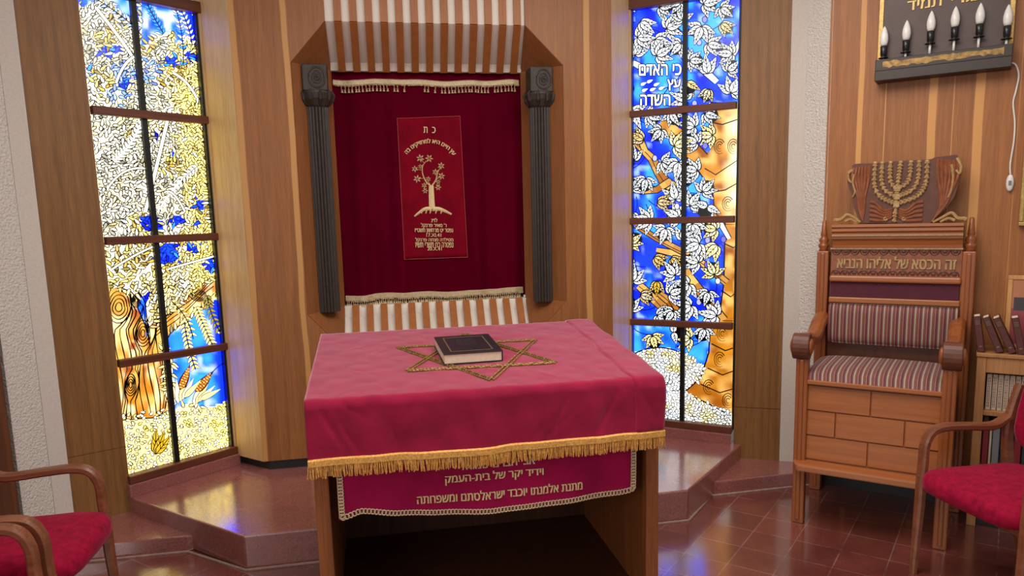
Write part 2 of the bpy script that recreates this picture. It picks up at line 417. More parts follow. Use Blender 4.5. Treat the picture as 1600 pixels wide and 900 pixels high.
from mathutils.geometry import interpolate_bezier, delaunay_2d_cdt
TEXT_CACHE = {}
def text_shape(body, hebrew):
    """outline contours of a line of lettering and the triangles that fill them (overlapping strokes joined)"""
    key = (body, hebrew)
    if key in TEXT_CACHE: return TEXT_CACHE[key]
    cu = bpy.data.curves.new('lettering', 'FONT'); cu.body = body[::-1] if hebrew else body; cu.size = 1
    o = bpy.data.objects.new('lettering', cu); col.objects.link(o)
    dg = bpy.context.evaluated_depsgraph_get()
    c = o.evaluated_get(dg).to_curve(dg)
    loops = []
    for sp in c.splines:
        P = []
        if sp.type == 'BEZIER':
            bp = sp.bezier_points; n = len(bp)
            for k in range(n):
                a, b = bp[k], bp[(k+1) % n]
                st = (a.handle_right-a.co).length < 1e-5 and (b.handle_left-b.co).length < 1e-5 or abs((b.co-a.co).normalized().dot((a.handle_right-a.co).normalized())) > .9999 and abs((b.co-a.co).normalized().dot((b.co-b.handle_left).normalized())) > .9999
                q = [a.co] if st else interpolate_bezier(a.co, a.handle_right, b.handle_left, b.co, 5)[:-1]
                P += [Vector((v[0], v[1])) for v in q]
        else: P = [Vector((p.co[0], p.co[1])) for p in sp.points]
        R = []
        for p in P:
            if not R or (p-R[-1]).length > 1e-4: R.append(p)
        if len(R) > 2 and (R[0]-R[-1]).length < 1e-4: R.pop()
        if len(R) > 2: loops.append(R)
    o.to_curve_clear() if hasattr(o, 'to_curve_clear') else None
    bpy.data.objects.remove(o); bpy.data.curves.remove(cu)
    V, E_ = [], []
    for R in loops:
        b = len(V); V += R; E_ += [(b+k, b+(k+1) % len(R)) for k in range(len(R))]
    ov, oe, of = delaunay_2d_cdt(V, E_, [], 0, 1e-5)[:3]
    def wind(x, y):
        w = 0
        for R in loops:
            for k in range(len(R)):
                a, b = R[k], R[(k+1) % len(R)]
                if (a.y <= y) != (b.y <= y):
                    t = a.x+(y-a.y)/(b.y-a.y)*(b.x-a.x)
                    if t > x: w += 1 if b.y > a.y else -1
        return w
    tris = []
    for f in of:
        cx = sum(ov[k].x for k in f)/len(f); cyy = sum(ov[k].y for k in f)/len(f)
        if wind(cx, cyy) != 0: tris.append(tuple(f))
    TEXT_CACHE[key] = (loops, [(v.x, v.y) for v in ov], tris)
    return TEXT_CACHE[key]
def text_obj(s, mat, parent, mapf, w, h, hebrew=True, name='inscription', depth=0.002, bold=0.0):
    """letters fitted to w x h; mapf(u, v, d) places them: u right from centre, v up from baseline centre, d off the surface"""
    loops, V, F = text_shape(s, hebrew)
    xs = [v[0] for R in loops for v in R]; ys = [v[1] for R in loops for v in R]
    x0, x1, y0, y1 = min(xs), max(xs), min(ys), max(ys)
    fit = lambda p, d, e=0.0: mapf(((p[0]-x0)/(x1-x0)-0.5)*w+e, ((p[1]-y0)/(y1-y0)-0.5)*h, d)
    verts, faces = [], []
    for q, e in enumerate((0.0,) if not bold else (-bold*h, 0.0, bold*h)):
        dd = depth*(1+0.06*q); b0 = len(verts)
        verts += [tuple(fit(p, dd, e)) for p in V]; faces += [tuple(k+b0 for k in f) for f in F]
        for R in loops:
            b = len(verts); n = len(R)
            verts += [tuple(fit(p, dd, e)) for p in R]+[tuple(fit(p, 0.0, e)) for p in R]
            faces += [(b+k, b+n+k, b+n+(k+1) % n, b+(k+1) % n) for k in range(n)]
    me = bpy.data.meshes.new(name); me.from_pydata(verts, [], faces); me.update(); me.materials.append(mat)
    o = bpy.data.objects.new(name, me); col.objects.link(o)
    if parent is not None: o.parent = parent
    return o

# ------------------------------------------------------------------ floor, platform, steps
fl = MB().quad((-9, -9, 0), (9, -9, 0), (9, 9, 0), (-9, 9, 0)).build('floor', M['tile'])
fl.location = (1.53, 3.229, 0); fl.rotation_euler = (0, 0, PI/4); struct(fl)
PH, SH = 0.167, 0.08
o = MB().prism([(-0.655, 3.412), (1.56, 3.435), (2.15, 4.02), (2.42, 4.29), (1.72, 4.95), (-0.95, 4.95), (-1.56, 4.35), (-1.30, 4.04)], 0, PH).build('floor_platform', M['terr'], bevel=0.008)
struct(o)
o = MB().prism([(-0.975, 3.69), (-0.9, 3.72), (-1.25, 4.08), (-1.4, 4.5), (-2.1, 4.2), (-2.1, 3.70)], 0, SH).build('floor_step', M['terr'], bevel=0.008); struct(o)
o = MB().prism([(1.82, 3.72), (2.53, 3.735), (2.7, 3.9), (2.5, 4.4), (2.1, 4.1), (1.80, 3.76)], 0, SH).build('floor_step', M['terr'], bevel=0.008); struct(o)
# pale mortar line at the foot of the steps
mort = plain('mortar', srgb(158, 128, 116), 0.8, noise=0.2, nscale=60)
g = MB()
pts = [(-2.1, 3.69), (-0.975, 3.68), (-0.655, 3.402), (1.56, 3.425), (1.825, 3.71), (2.52, 3.725)]
for a, b in zip(pts[:-1], pts[1:]):
    g.sweep([(a[0], a[1], 0.004), (b[0], b[1], 0.004)], (b[1]-a[1], a[0]-b[0], 0), 0.012, 0.012)
struct(g.build('trim_5', mort))
TOP = 3.2

# ------------------------------------------------------------------ planks, plaster, walls
def slab(name, a, b, back, z0, z1, mat, bevel=0.0):
    a, b = Vector((*a, 0)), Vector((*b, 0)); d = (b-a); L = d.length
    mw = frame((a.x, a.y, 0), d)
    o = MB().box((0, 0, z0), (L, back, z1)).build(name, mat, bevel=bevel); o.matrix_world = mw
    return struct(o)
slab('trim_1', (-1.582, 3.984), (-1.345, 4.110), 0.012, SH, TOP, M['plank'])
slab('trim_2', (2.150, 4.080), (2.386, 3.953), 0.012, SH, TOP, M['plank'])
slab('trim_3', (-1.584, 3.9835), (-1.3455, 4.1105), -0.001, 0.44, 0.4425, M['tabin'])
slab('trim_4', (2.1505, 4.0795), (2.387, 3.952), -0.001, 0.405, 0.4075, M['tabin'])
slab('wall_front_left_band', (-1.655, 3.945), (-1.584, 3.983), 0.25, 0, TOP, M['smooth'])
slab('wall_front_right_band', (2.388, 3.952), (2.462, 3.912), 0.25, 0, TOP, M['smooth'])
slab('wall_front_left', (-1.735, 3.800), (-1.656, 3.944), 0.3, 0, TOP, M['plaster'])
slab('wall_front_right', (2.463, 3.911), (2.520, 3.765), 0.3, 0, TOP, M['plaster'])
slab('wall_left', (-4.2, 1.44), (-1.738, 3.775), 0.1, 0, TOP, M['walldark'])
TV, NV, O3 = Vector((0.725, -0.688, 0)).normalized(), Vector((0.688, 0.725, 0)).normalized(), Vector((2.064, 3.289, 0))
RW = frame(O3, TV)                       # right wall frame: x along the wall, y into the wall, z up
o = MB().box((-0.01, 0.66, 0), (3.6, 0.74, TOP)).build('wall_right', M['wallwood']); o.matrix_world = RW; struct(o)
o = MB().box((0.0, 0.645, 0), (3.6, 0.66, 0.13)).build('baseboard_right', M['black']); o.matrix_world = RW; struct(o)

# ------------------------------------------------------------------ stained glass windows
class Glass:
    STEP = 1.6e-5
    def __init__(s, mapf, W, H): s.v = []; s.f = []; s.c = []; s.m = mapf; s.W = W; s.H = H; s.base = 0.0; s.top = 0.0; s.k = 0
    def up(s): s.base = s.top+2*s.STEP; s.k = 0
    def slot(s, n=1, mod=101):
        z = s.base+(s.k % mod)*3*s.STEP; s.k += n; s.top = max(s.top, z+3*s.STEP); return z
    def poly(s, pts, c, z=None):
        i = len(s.v); z = s.slot() if z is None else z
        for p in pts:
            u, v = s.m(*p)
            u = min(max(u, 0.0), s.W); v = min(max(v, s.H[0]), s.H[1])
            s.v.append((u, -z, v))
        s.f.append(tuple(range(i, i+len(pts)))); s.c.append(c)
    def ribbon(s, pts, w, c, z=None):
        n = len(pts); L, R = [], []; z = s.slot() if z is None else z
        for i in range(n):
            a, b = pts[max(i-1, 0)], pts[min(i+1, n-1)]
            dx, dy = b[0]-a[0], b[1]-a[1]; l = math.hypot(dx, dy) or 1
            ww = w[i] if isinstance(w, (list, tuple)) else w
            L.append((pts[i][0]-dy/l*ww/2, pts[i][1]+dx/l*ww/2)); R.append((pts[i][0]+dy/l*ww/2, pts[i][1]-dx/l*ww/2))
        for i in range(n-1):
            cc = c[i] if isinstance(c, list) else c
            s.poly([L[i], L[i+1], R[i+1], R[i]], cc, z)
    def lens(s, x, y, a, l, w, c, line=1.3, vein=0, vc=(0.0, 0.0, 0.0), tip=0.6):
        ca, sa = math.cos(a), math.sin(a); z = s.slot()
        def ring(l, w, off):
            P = []
            for t in (0, .18, .4, .62, .84): P.append((t*l-off, w*math.sin(PI*t**tip*1.0)/2 if t else 0))
            P.append((l-off, 0)); Q = P + [(px, -py) for px, py in P[-2:0:-1]]
            return [(x+px*ca-py*sa, y+px*sa+py*ca) for px, py in Q]
        s.poly(ring(l+2*line, w+2*line, line), BLK, z); s.poly(ring(l, w, 0), c, z+s.STEP)
        if vein:
            z2 = z+2*s.STEP
            s.ribbon([(x, y), (x+l*.9*ca, y+l*.9*sa)], 1.2, vc, z2)
            for t in (.25, .45, .65)[:vein]:
                for sg in (-1, 1):
                    bx, by = t*l, 0; ex, ey = (t+.2)*l, sg*w*.42*math.sin(PI*(t+.1))
                    s.ribbon([(x+bx*ca-by*sa, y+bx*sa+by*ca), (x+ex*ca-ey*sa, y+ex*sa+ey*ca)], 1.0, vc, z2)
    def ground(s, x0, x1, y0, y1, d, fn):
        """small cells with colours blended between their corners"""
        ny, nx = int((y1-y0)/d), int((x1-x0)/d)
        for j in range(ny):
            for i in range(nx):
                a, b = x0+i*d, y0+j*d; k = fn(a+d/2, b+d/2)
                P = [(a, b), (a+d, b), (a+d, b+d), (a, b+d)]
                s.poly(P, [k(*p) for p in P], 0.0)
        s.top = s.STEP; s.up()
    def build(s, parent, mw):
        me = bpy.data.meshes.new('stained_glass'); me.from_pydata(s.v, [], s.f); me.update()
        at = me.color_attributes.new('Col', 'FLOAT_COLOR', 'CORNER')
        buf = np.ones((len(me.loops), 4), dtype=np.float32); k = 0
        for f, c in zip(s.f, s.c):
            buf[k:k+len(f), :3] = np.array(c, dtype=np.float32)/GLASS; k += len(f)
        at.data.foreach_set('color', buf.ravel())
        me.materials.append(M['glass'])
        o = bpy.data.objects.new('stained_glass', me); col.objects.link(o); o.parent = parent; o.matrix_world = mw
        return o
BLK = (0.002, 0.002, 0.003)
def vnoise(x, y, s):
    def h(i, j):
        n = (i*374761393 + j*668265263 + s*974711) & 0xffffffff
        n = ((n ^ (n >> 13))*1274126177) & 0xffffffff
        return ((n ^ (n >> 16)) & 0xffff)/65535
    i, j = math.floor(x), math.floor(y); fx, fy = x-i, y-j
    fx = fx*fx*(3-2*fx); fy = fy*fy*(3-2*fy)
    return (h(i, j)*(1-fx)+h(i+1, j)*fx)*(1-fy)+(h(i, j+1)*(1-fx)+h(i+1, j+1)*fx)*fy
def lerp3(a, b, t):
    t = max(0, min(1, t)); return tuple(a[k]+(b[k]-a[k])*t for k in range(3))
def inside(x, y, P):
    r = False; j = len(P)-1
    for i in range(len(P)):
        if (P[i][1] > y) != (P[j][1] > y) and x < (P[j][0]-P[i][0])*(y-P[i][1])/(P[j][1]-P[i][1])+P[i][0]: r = not r
        j = i
    return r
def pane_map(xl, xr, yl, yr, zs, W):
    # drawing coordinates of the cartoon (x right, y down) -> metres across and up the window
    def f(x, y):
        a, b = xl[0]+(xl[1]-xl[0])*(y/735.0), xr[0]+(xr[1]-xr[0])*(y/735.0)
        t = (x-a)/(b-a); ys = [yl[k]+(yr[k]-yl[k])*t for k in range(len(yl))]
        if y <= ys[0]: z = zs[0]+(ys[0]-y)*(zs[0]-zs[1])/(ys[1]-ys[0])
        else: z = float(np.interp(y, ys, zs))
        return t*W, z
    return f
WHT, CRM, YEL, OLV = (2.2, 2.1, 1.6), (2.3, 1.75, 0.55), (1.15, 0.66, 0.03), (0.50, 0.42, 0.09)
WHB = (1.7, 1.75, 1.8)
DBL, BLU, CYN = (0.003, 0.022, 2.2), (0.008, 0.12, 5.0), (0.06, 0.60, 4.2)
ORA, AMB, HON, RED = (0.46, 0.12, 0.006), (0.85, 0.32, 0.02), (1.25, 0.72, 0.18), (0.34, 0.03, 0.006)

def paint_left(W, Z):
    rnd = random.Random(5)
    mp = pane_map((125, 205), (297, 363.4), (0, 172, 376, 566, 739), (13, 190, 370, 541, 697), (2.75, 2.186, 1.533, 0.89, 0.278), W)
    G = Glass(mp, W, Z)
    TR = [(150, 440), (205, 455), (222, 478), (228, 520), (238, 500), (262, 490), (300, 452), (338, 425), (338, 452), (300, 488), (262, 520), (250, 545), (252, 600), (262, 640), (240, 652), (190, 655), (150, 655)]
    SKY = [[(215, -8), (300, -8), (300, 62), (286, 48), (268, 60), (262, 40), (240, 50), (216, 70)], [(118, -8), (160, -8), (150, 12), (128, 22)], [(158, -8), (212, -8), (208, 30), (186, 24)],
           [(258, 525), (292, 500), (340, 462), (348, 545), (262, 560)], [(266, 555), (350, 540), (354, 628), (318, 640), (296, 628), (270, 640)], [(214, 455), (224, 470), (232, 540), (224, 505), (214, 480)]]
    BL = [(165, 82, 8), (181, 78, 7), (262, 92, 10), (293, 80, 10), (190, 130, 8), (140, 116, 6), (237, 210, 4), (263, 240, 3), (306, 320, 8), (270, 343, 8), (231, 348, 13), (243, 352, 8), (256, 396, 15), (296, 390, 8), (322, 414, 10), (217, 470, 11), (306, 350, 5)]
    CY = [(232, 112, 20), (188, 112, 20), (200, 20, 16), (180, 150, 14)]
    YE = [(190, 22, 24), (165, 138, 16), (150, 118, 12), (172, 60, 18), (225, 66, 16), (270, 105, 22), (250, 130, 16), (200, 205, 8), (262, 262, 18), (215, 350, 16), (320, 320, 20), (186, 420, 30), (275, 385, 20), (312, 460, 30), (228, 690, 18), (236, 400, 40), (180, 650, 40)]
    def ground(cx, cy):
        if any(inside(cx, cy, P) for P in SKY):
            def f(x, y):
                n = vnoise(x/16, y/16, 3); c = lerp3(BLU, CYN, n*1.4-.1); n2 = vnoise(x/11, y/17, 8)
                if n2 > .55: c = lerp3(c, (1.2, 1.5, 2.2), (n2-.55)*3)
                return lerp3(c, (0.006, 0.06, 6.0), (x-278-y*.09)/8)  # blue over-brightened at the right edge to tint the ark's side panel
            return f
        if inside(cx, cy, TR):
            def f(x, y):
                c = lerp3((1.35, 0.80, 0.16), (1.0, 0.34, 0.02), vnoise(x/16, y/16, 3)*1.6-.35)
                c = lerp3(c, (1.8, 1.4, 0.7), (vnoise(x/9, y/20, 5)-.58)*4)
                return lerp3(c, (0.6, 0.10, 0.01), (vnoise(x/8, y/18, 12)-.62)*4)
            return f
        for a, b, r in BL:
            if (cx-a)**2+(cy-b)**2 < (r*1.1)**2: return lambda x, y: lerp3(DBL, BLU, vnoise(x/9, y/9, 3)*1.6)
        return lambda x, y: lerp3(lerp3(lerp3(WHT, CRM, vnoise(x/15, y/15, 7)*1.3-.3), CRM, (y-430)/260), (3.2, 2.4, 0.5), (x-246-y*.09)/20)  # yellow over-brightened towards the right edge to throw gold on the side panel
    G.ground(114, 370, -16, 752, 4, ground)
    # trunk grain: lines bent round the knots
    knots = [(188, 478, 15, 24), (222, 520, 10, 20), (306, 462, 12, 8), (212, 468, 6, 10), (206, 600, 7, 16)]
    for kx, ky, rx, ry in knots:
        for q in (0.3, 0.55, 0.8, 1.05):
            P = [(kx+rx*q*math.cos(a/9*PI)*(1+.08*math.sin(a)), ky+ry*q*math.sin(a/9*PI)) for a in range(19)]
            G.ribbon(P, [1.1+.7*abs(math.sin(i*.5)) for i in range(19)], BLK)
    for k in range(17):
        x = 150+k*6.4; P = []; y = 436
        while y < 660:
            dx = 5*math.sin(y/27+k*.7)+(y-540)*.04
            for kx, ky, rx, ry in knots:
                d = (y-ky)/(ry*1.5)
                if abs(d) < 1:
                    e = x-kx
                    if abs(e) < rx*1.9: dx += (rx*1.25*(1 if e >= 0 else -1)-e*.4)*(1-d*d)
            P.append((x+dx, y)); y += 7
        seg = [p for p in P if inside(p[0], p[1], TR)]
        run = []
        for p in P+[(0, 0)]:
            if p[0] and inside(p[0], p[1], TR): run.append(p)
            else:
                if len(run) > 2: G.ribbon(run, [0.9+1.3*vnoise(i*.6, k, 4) for i in range(len(run))], BLK)
                run = []
    for k in range(5):
        P = [(240+i*10, 512-i*8.5+k*7-14+i*.2*(k-2)*-1+2*math.sin(i+k)) for i in range(11)]
        P = [p for p in P if inside(p[0], p[1], TR)]
        if len(P) > 2: G.ribbon(P, 1.4, BLK)
    for P in (TR, SKY[5]): G.ribbon(P+[P[0]], 2.0, BLK)
    G.up()
    # lace of small leaves
    def ang(x, y):
        return 2.3*math.sin(x*.026+1.3+y*.004)+2.1*math.cos(y*.021-x*.008)+1.3*math.sin((x+y)*.035)
    pts = []
    yy = -10.0; row = 0
    while yy < 745:
        xx = 118+yy*.1+(row % 2)*3.2; k = 0
        while xx < 368: pts.append((xx+rnd.uniform(-1.8, 1.8), yy+rnd.uniform(-1.8, 1.8), k+row)); xx += 7.6; k += 1
        yy += 6.4; row += 1
    for x, y, k in pts:
        grass = y > 640-(x-270)*.05
        if inside(x, y, TR) and not grass: continue
        sky = any(inside(x, y, P) for P in SKY) and not grass
        if sky: continue
        n = vnoise(x/13, y/13, 7); n2 = vnoise(x/5, y/5, 9)
        c = lerp3(WHT, (1.2, 1.2, 0.9), n2)
        if y > 380: c = lerp3(c, CRM, n*1.2)
        elif n > .6: c = lerp3(c, CRM, (n-.6)*2.0)
        if x > 252+y*.09 and n2 > .25: c = lerp3(c, (3.2, 2.4, 0.45), .7)  # edge leaves take the same added yellow glow for the side panel
        for a, b, r in YE:
            d = math.hypot(x-a, y-b)
            if d < r and n2 > .3: c = lerp3(YEL, CRM, d/r*.8) if n2 < .8 else OLV
        for a, b, r in CY:
            if math.hypot(x-a, y-b) < r and n2 > .25: c = lerp3(CYN, WHT, n2*.5)
        for a, b, r in BL:
            if math.hypot(x-a, y-b) < r: c = BLU if n2 > .45 else (DBL if n2 < .25 else CYN)
        if grass:
            c = lerp3(WHT, (1.3, 1.05, 0.22), n*1.5-.25)
            a = ang(x*2, y*2)+(k % 3)*1.1; G.lens(x, y, a, 6.8, 3.4, c, 1.15)
        else:
            a = ang(x, y)+(0.75 if k % 2 else -0.75); q_ = rnd.random(); c = c if q_ > .34 else tuple(k_*(.25+q_*1.6) for k_ in c); G.lens(x, y, a, 12.5, 3.8, c, 1.45)
    G.up()
    # fronds over the sky and pale stems
    def frond(P, c, l=9, w=3.4, stem=1.6, sc_=BLK):
        for i in range(len(P)-1):
            a = math.atan2(P[i+1][1]-P[i][1], P[i+1][0]-P[i][0])
            for sg in (-.85, .85): G.lens(P[i][0], P[i][1], a+sg, l, w, c(i) if callable(c) else c, 1.1)
        G.ribbon(P, stem, sc_)
    def curve(a, b, c, n=12):
        return [((1-t)**2*a[0]+2*t*(1-t)*b[0]+t*t*c[0], (1-t)**2*a[1]+2*t*(1-t)*b[1]+t*t*c[1]) for t in [i/n for i in range(n+1)]]
    frond(curve((278, 96), (280, 40), (262, -4)), lambda i: lerp3(CYN, WHT, (i % 3)/2)); frond(curve((246, 46), (232, 24), (222, 4), 8), CYN, 8)
    frond(curve((292, 60), (286, 24), (270, 0), 8), WHT, 9)
    frond(curve((212, 52), (190, 26), (140, 2)), lambda i: lerp3(WHT, CYN, (i % 2)*.7))
    frond(curve((300, 480), (312, 510), (330, 545)), CRM, 11, 4); frond(curve((282, 500), (286, 540), (300, 578)), CRM, 10, 4)
    frond(curve((318, 462), (322, 490), (340, 520), 8), OLV, 10, 4); frond(curve((262, 470), (288, 492), (296, 530), 8), CRM, 9, 3.6)
    frond(curve((176, 250), (200, 230), (216, 186)), WHT, 10, 4, 2.2, WHT); frond(curve((300, 260), (270, 280), (240, 330)), WHT, 10, 4, 2, WHT)
    for P, w in ((curve((222, 330), (240, 250), (258, 170)), 5), (curve((150, 20), (200, 80), (212, 110)), 4), (curve((214, 84), (190, 88), (178, 130)), 3.5), (curve((300, 150), (285, 120), (262, 110)), 3.5),
                 (curve((170, 290), (190, 256), (222, 262)), 2.6), (curve((282, 330), (262, 290), (250, 300)), 2.6), (curve((176, 420), (206, 396), (246, 380)), 2.6), (curve((256, 420), (290, 410), (330, 400)), 2.6)):
        G.ribbon(P, w+2.4, BLK); G.ribbon(P, w, WHT)
    G.up()
    # corn cobs, husks and the fallen leaf
    for (x, y, a, l, w) in ((300, 612, -.85, 42, 13), (276, 608, -1.2, 40, 12)):
        for q in range(4):
            G.lens(x-3+q*3, y+22-q*3, a-.45+q*.28, 38, 8, CRM if q % 2 else (2.0, 1.7, 1.0), 1.2)
        G.lens(x, y, a, l, w, RED, 1.4)
        for i in range(9):
            for j in (-1, 0, 1):
                t = (i+.8)/10.5*l; e = j*w*.27*math.sin(PI*(t/l)**.6)
                px, py = x+t*math.cos(a)-e*math.sin(a), y+t*math.sin(a)+e*math.cos(a)
                G.poly([(px+1.7*math.cos(q*PI/3), py+1.7*math.sin(q*PI/3)) for q in range(6)], (0.9, 0.34, 0.03) if (i+j) % 2 else (1.2, 0.8, 0.18))
    G.ribbon(curve((322, 588), (330, 575), (344, 568), 6), 1.6, BLK)
    for q in range(3): G.lens(240+q, 708, -1.25+q*.3-.3, 40-q*3, 11, YEL, 1.4, 2)
    return G

def paint_right(W, Z):
    rnd = random.Random(11)
    mp = pane_map((990.5, 993.5), (1155, 1141.5), (15, 180, 346, 503, 655), (-5, 165, 342, 507, 662), (2.84, 2.218, 1.555, 0.905, 0.272), W)
    G = Glass(mp, W, Z)
    T2 = [(1112, 160), (1160, 160), (1160, 350), (1120, 350), (1116, 300), (1092, 262), (1060, 226), (1030, 196), (1040, 182), (1078, 206), (1108, 240), (1116, 220)]
    T3 = [(1134, 345), (1160, 345), (1160, 505), (1124, 505), (1132, 440)]
    T4 = [(1113, 500), (1160, 500), (1160, 646), (1128, 640), (1100, 626), (1074, 614), (1098, 590), (1110, 550)]
    B = [([(996, 222), (1022, 246), (1042, 282), (1070, 302), (1120, 345)], (8, 12, 16, 14, 16)), ([(1002, 300), (1030, 296), (1052, 282)], (5, 9, 10)),
         ([(1002, 446), (1030, 470), (1060, 498)], (12, 14, 12)), ([(1024, 450), (1050, 470), (1070, 496)], (8, 11, 9)), ([(1030, 390), (1062, 396), (1080, 430), (1110, 472), (1130, 500)], (6, 10, 12, 14, 16)),
         ([(996, 352), (1030, 372), (1070, 392), (1110, 416), (1136, 440)], (7, 8, 9, 9, 10)), ([(994, 62), (1016, 66), (1040, 62), (1062, 82)], (14, 12, 8, 6)), ([(992, 96), (1016, 108)], (8, 10)), ([(1090, 98), (1106, 112), (1122, 128)], (9, 10, 8)), ([(1138, 100), (1150, 80), (1156, 66)], (6, 5, 4)),
         ([(1100, 345), (1110, 372), (1112, 400)], (4, 4, 3)), ([(1126, 346), (1140, 372)], (7, 5)), ([(998, 200), (1012, 236)], (6, 9))]
    trunk = lambda x, y: any(inside(x, y, P) for P in (T2, T3, T4))
    mound = lambda x, y: y > 544+((x-1036)/44.0)**2*13 and not inside(x, y, T4) or (y > 628+(x-1074)*.14 and x > 1060)
    def ground(cx, cy):
        if trunk(cx, cy):
            def f(x, y):
                c = lerp3(AMB, ORA, vnoise(x/18, y/14, 3)*1.7-.4)
                c = lerp3(c, HON, (vnoise(x/12, y/10, 6)-.45)*2.4)
                if y < 345: c = lerp3(c, (2.2, 1.7, 0.9), (x-1128)/26*vnoise(x/14, y/22, 9)*1.5)
                return c
            return f
        if mound(cx, cy): return lambda x, y: lerp3(WHB, (1.2, 1.0, 0.4), vnoise(x/12, y/12, 4)*1.5-.35)
        def f(x, y):
            n = vnoise(x/20, y/24, 3); n2 = vnoise(x/9, y/9, 6)
            c = lerp3(DBL, BLU, n*1.9-.3); c = lerp3(c, CYN, (n-.55)*4)
            if y > 506: c = lerp3(c, CYN, .55*n2*1.3)
            return lerp3(c, (0.9, 1.4, 2.6), (n2-.72)*2.2)
        return f
    G.ground(984, 1160, -16, 672, 4, ground)
    # lead lines across the sky and the rings of the trunk
    for k in range(40):
        x, y = 992+rnd.random()*150, rnd.choice((rnd.random()*170, 190+rnd.random()*150, 350+rnd.random()*150, 510+rnd.random()*60))
        a = rnd.random()*PI; P = [(x+i*8*math.cos(a+i*.12), y+i*8*math.sin(a+i*.12)) for i in range(7)]
        P = [p for p in P if not trunk(*p)]
        if len(P) > 2: G.ribbon(P, 1.5, BLK)
    for P in ([(1112, 190), (1130, 194), (1156, 186)], [(1104, 262), (1120, 272), (1156, 250)], [(1112, 300), (1134, 296), (1156, 286)], [(1134, 380), (1146, 386), (1156, 384)], [(1128, 452), (1142, 462), (1156, 458)],
              [(1114, 536), (1134, 546), (1156, 542)], [(1108, 574), (1130, 584), (1156, 578)], [(1098, 600), (1126, 612), (1156, 606)]):
        G.ribbon(P, 1.9, BLK)
    for kx, ky in ((1126, 228), (1146, 228), (1138, 318), (1130, 520), (1126, 560), (1110, 604), (1138, 624)):
        for q in (3, 6, 9):
            G.ribbon([(kx+q*.9*math.cos(a/6*PI+1), ky+q*1.3*math.sin(a/6*PI+1)) for a in range(10)], [.6+.1*a for a in range(10)], BLK)
    for P in (T2, T4): G.ribbon(P+[P[0]], 2.2, BLK)
    G.ribbon([(1134, 345), (1132, 440), (1124, 505)], 2.2, BLK)
    TX = (996, 94, 1071, 168)
    G.up()
    # large leaves in fans of pointed leaflets
    placed = []
    for tries in range(2600):
        x, y = 988+rnd.random()*168, -2+rnd.random()*545
        row = 0 if y < 172 else 1 if y < 345 else 2 if y < 505 else 3
        if trunk(x, y) or mound(x, y): continue
        if TX[0]-6 < x < TX[2]+2 and TX[1]-6 < y < TX[3]+4: continue
        if row == 3 and (y > 530 or x < 1020 or 1062 < x < 1074): continue
        if x > 1134 and y < 60: continue
        if row in (1, 2) and min(math.hypot(x-a, y-b) for P, w in B for a, b in P) < 11: continue
        if any((x-a)**2+(y-b)**2 < 24**2 for a, b in placed): continue
        placed.append((x, y))
    for P, w in B:
        Q = []
        for i in range(len(P)-1):
            for t in (0, .33, .66): Q.append((P[i][0]+(P[i+1][0]-P[i][0])*t, P[i][1]+(P[i+1][1]-P[i][1])*t, w[i]+(w[i+1]-w[i])*t))
        Q.append((*P[-1], w[-1])); y0 = P[0][1]
        pale = y0 < 172 or P[0][0] > 1090
        G.ribbon([q[:2] for q in Q], [q[2]+3.2 for q in Q], BLK)
        cl = []
        for i in range(len(Q)-1):
            cl.append(WHB if pale else lerp3(HON, ORA, vnoise(Q[i][0]/9, Q[i][1]/9, 2)*1.3-.1))
        G.ribbon([q[:2] for q in Q], [q[2] for q in Q], cl)
        if not pale and w[0] > 6: G.ribbon([(q[0]+1.5*math.sin(i), q[1]+1.5) for i, q in enumerate(Q)], 1.2, BLK)
    G.up()
    for i, (x, y) in enumerate(placed):
        a0 = rnd.random()*2*PI; kind = rnd.random(); bx, by = x+9*math.cos(a0), y+9*math.sin(a0); G.poly([(bx+11*math.cos(q*PI/6), by+11*math.sin(q*PI/6)) for q in range(12)], BLK); R = rnd.uniform(22, 31)
        base = WHB if kind < .66 else (CRM if kind < .86 else YEL)
        if y < 172: base = WHB if kind < .9 else (1.3, 1.0, 0.4)
        n = 5 if kind < .8 else 3
        for q in ([-2, 2, -1, 1, 0] if n == 5 else [-1, 1, 0]):
            a = a0+q*(.74 if n == 5 else .6)
            c = lerp3(base, (1.0, 1.2, 1.3), rnd.random()*.5)
            G.lens(x, y, a, R*(1-.1*abs(q)), R*.40, c, 1.8, 3)
        if rnd.random() < .25:
            px, py = x+14*math.cos(a0+PI), y+12*math.sin(a0+PI)
            if not trunk(px, py) and not mound(px, py):
                G.poly([(px+4.6*math.cos(q*PI/5), py+5.6*math.sin(q*PI/5)) for q in range(10)], BLK)
                G.poly([(px+3.4*math.cos(q*PI/5), py+4.4*math.sin(q*PI/5)) for q in range(10)], lerp3((1.2, 1.2, 1.8), (0.10, 0.10, 0.9), rnd.random()))
    G.up()
    # heap of small leaves at the foot
    yy = 540.0; row = 0
    while yy < 668:
        xx = 990+(row % 2)*3
        while xx < 1150:
            x, y = xx+rnd.uniform(-1.3, 1.3), yy+rnd.uniform(-1.3, 1.3)
            if mound(x, y):
                n = vnoise(x/12, y/12, 4)
                c = lerp3(WHB, (1.2, 1.0, 0.4), n*1.5-.35)
                if ((x-1022)/26)**2+((y-618)/20)**2 < 1: c = lerp3((0.2, 0.8, 1.4), (0.7, 1.2, 1.4), n)
                if y > 640: c = lerp3(c, (0.7, 0.9, 1.1), .4)
                G.lens(x, y, 2.2*math.sin(x*.05)+y*.09, 7.2, 4.0, c, 1.1)
            xx += 6.4
        yy += 5.4; row += 1
    G.ribbon([(992, 562+0)]+[(x, 544+((x-1036)/44.0)**2*13) for x in range(996, 1080, 6)], 2, BLK)
    G.up()
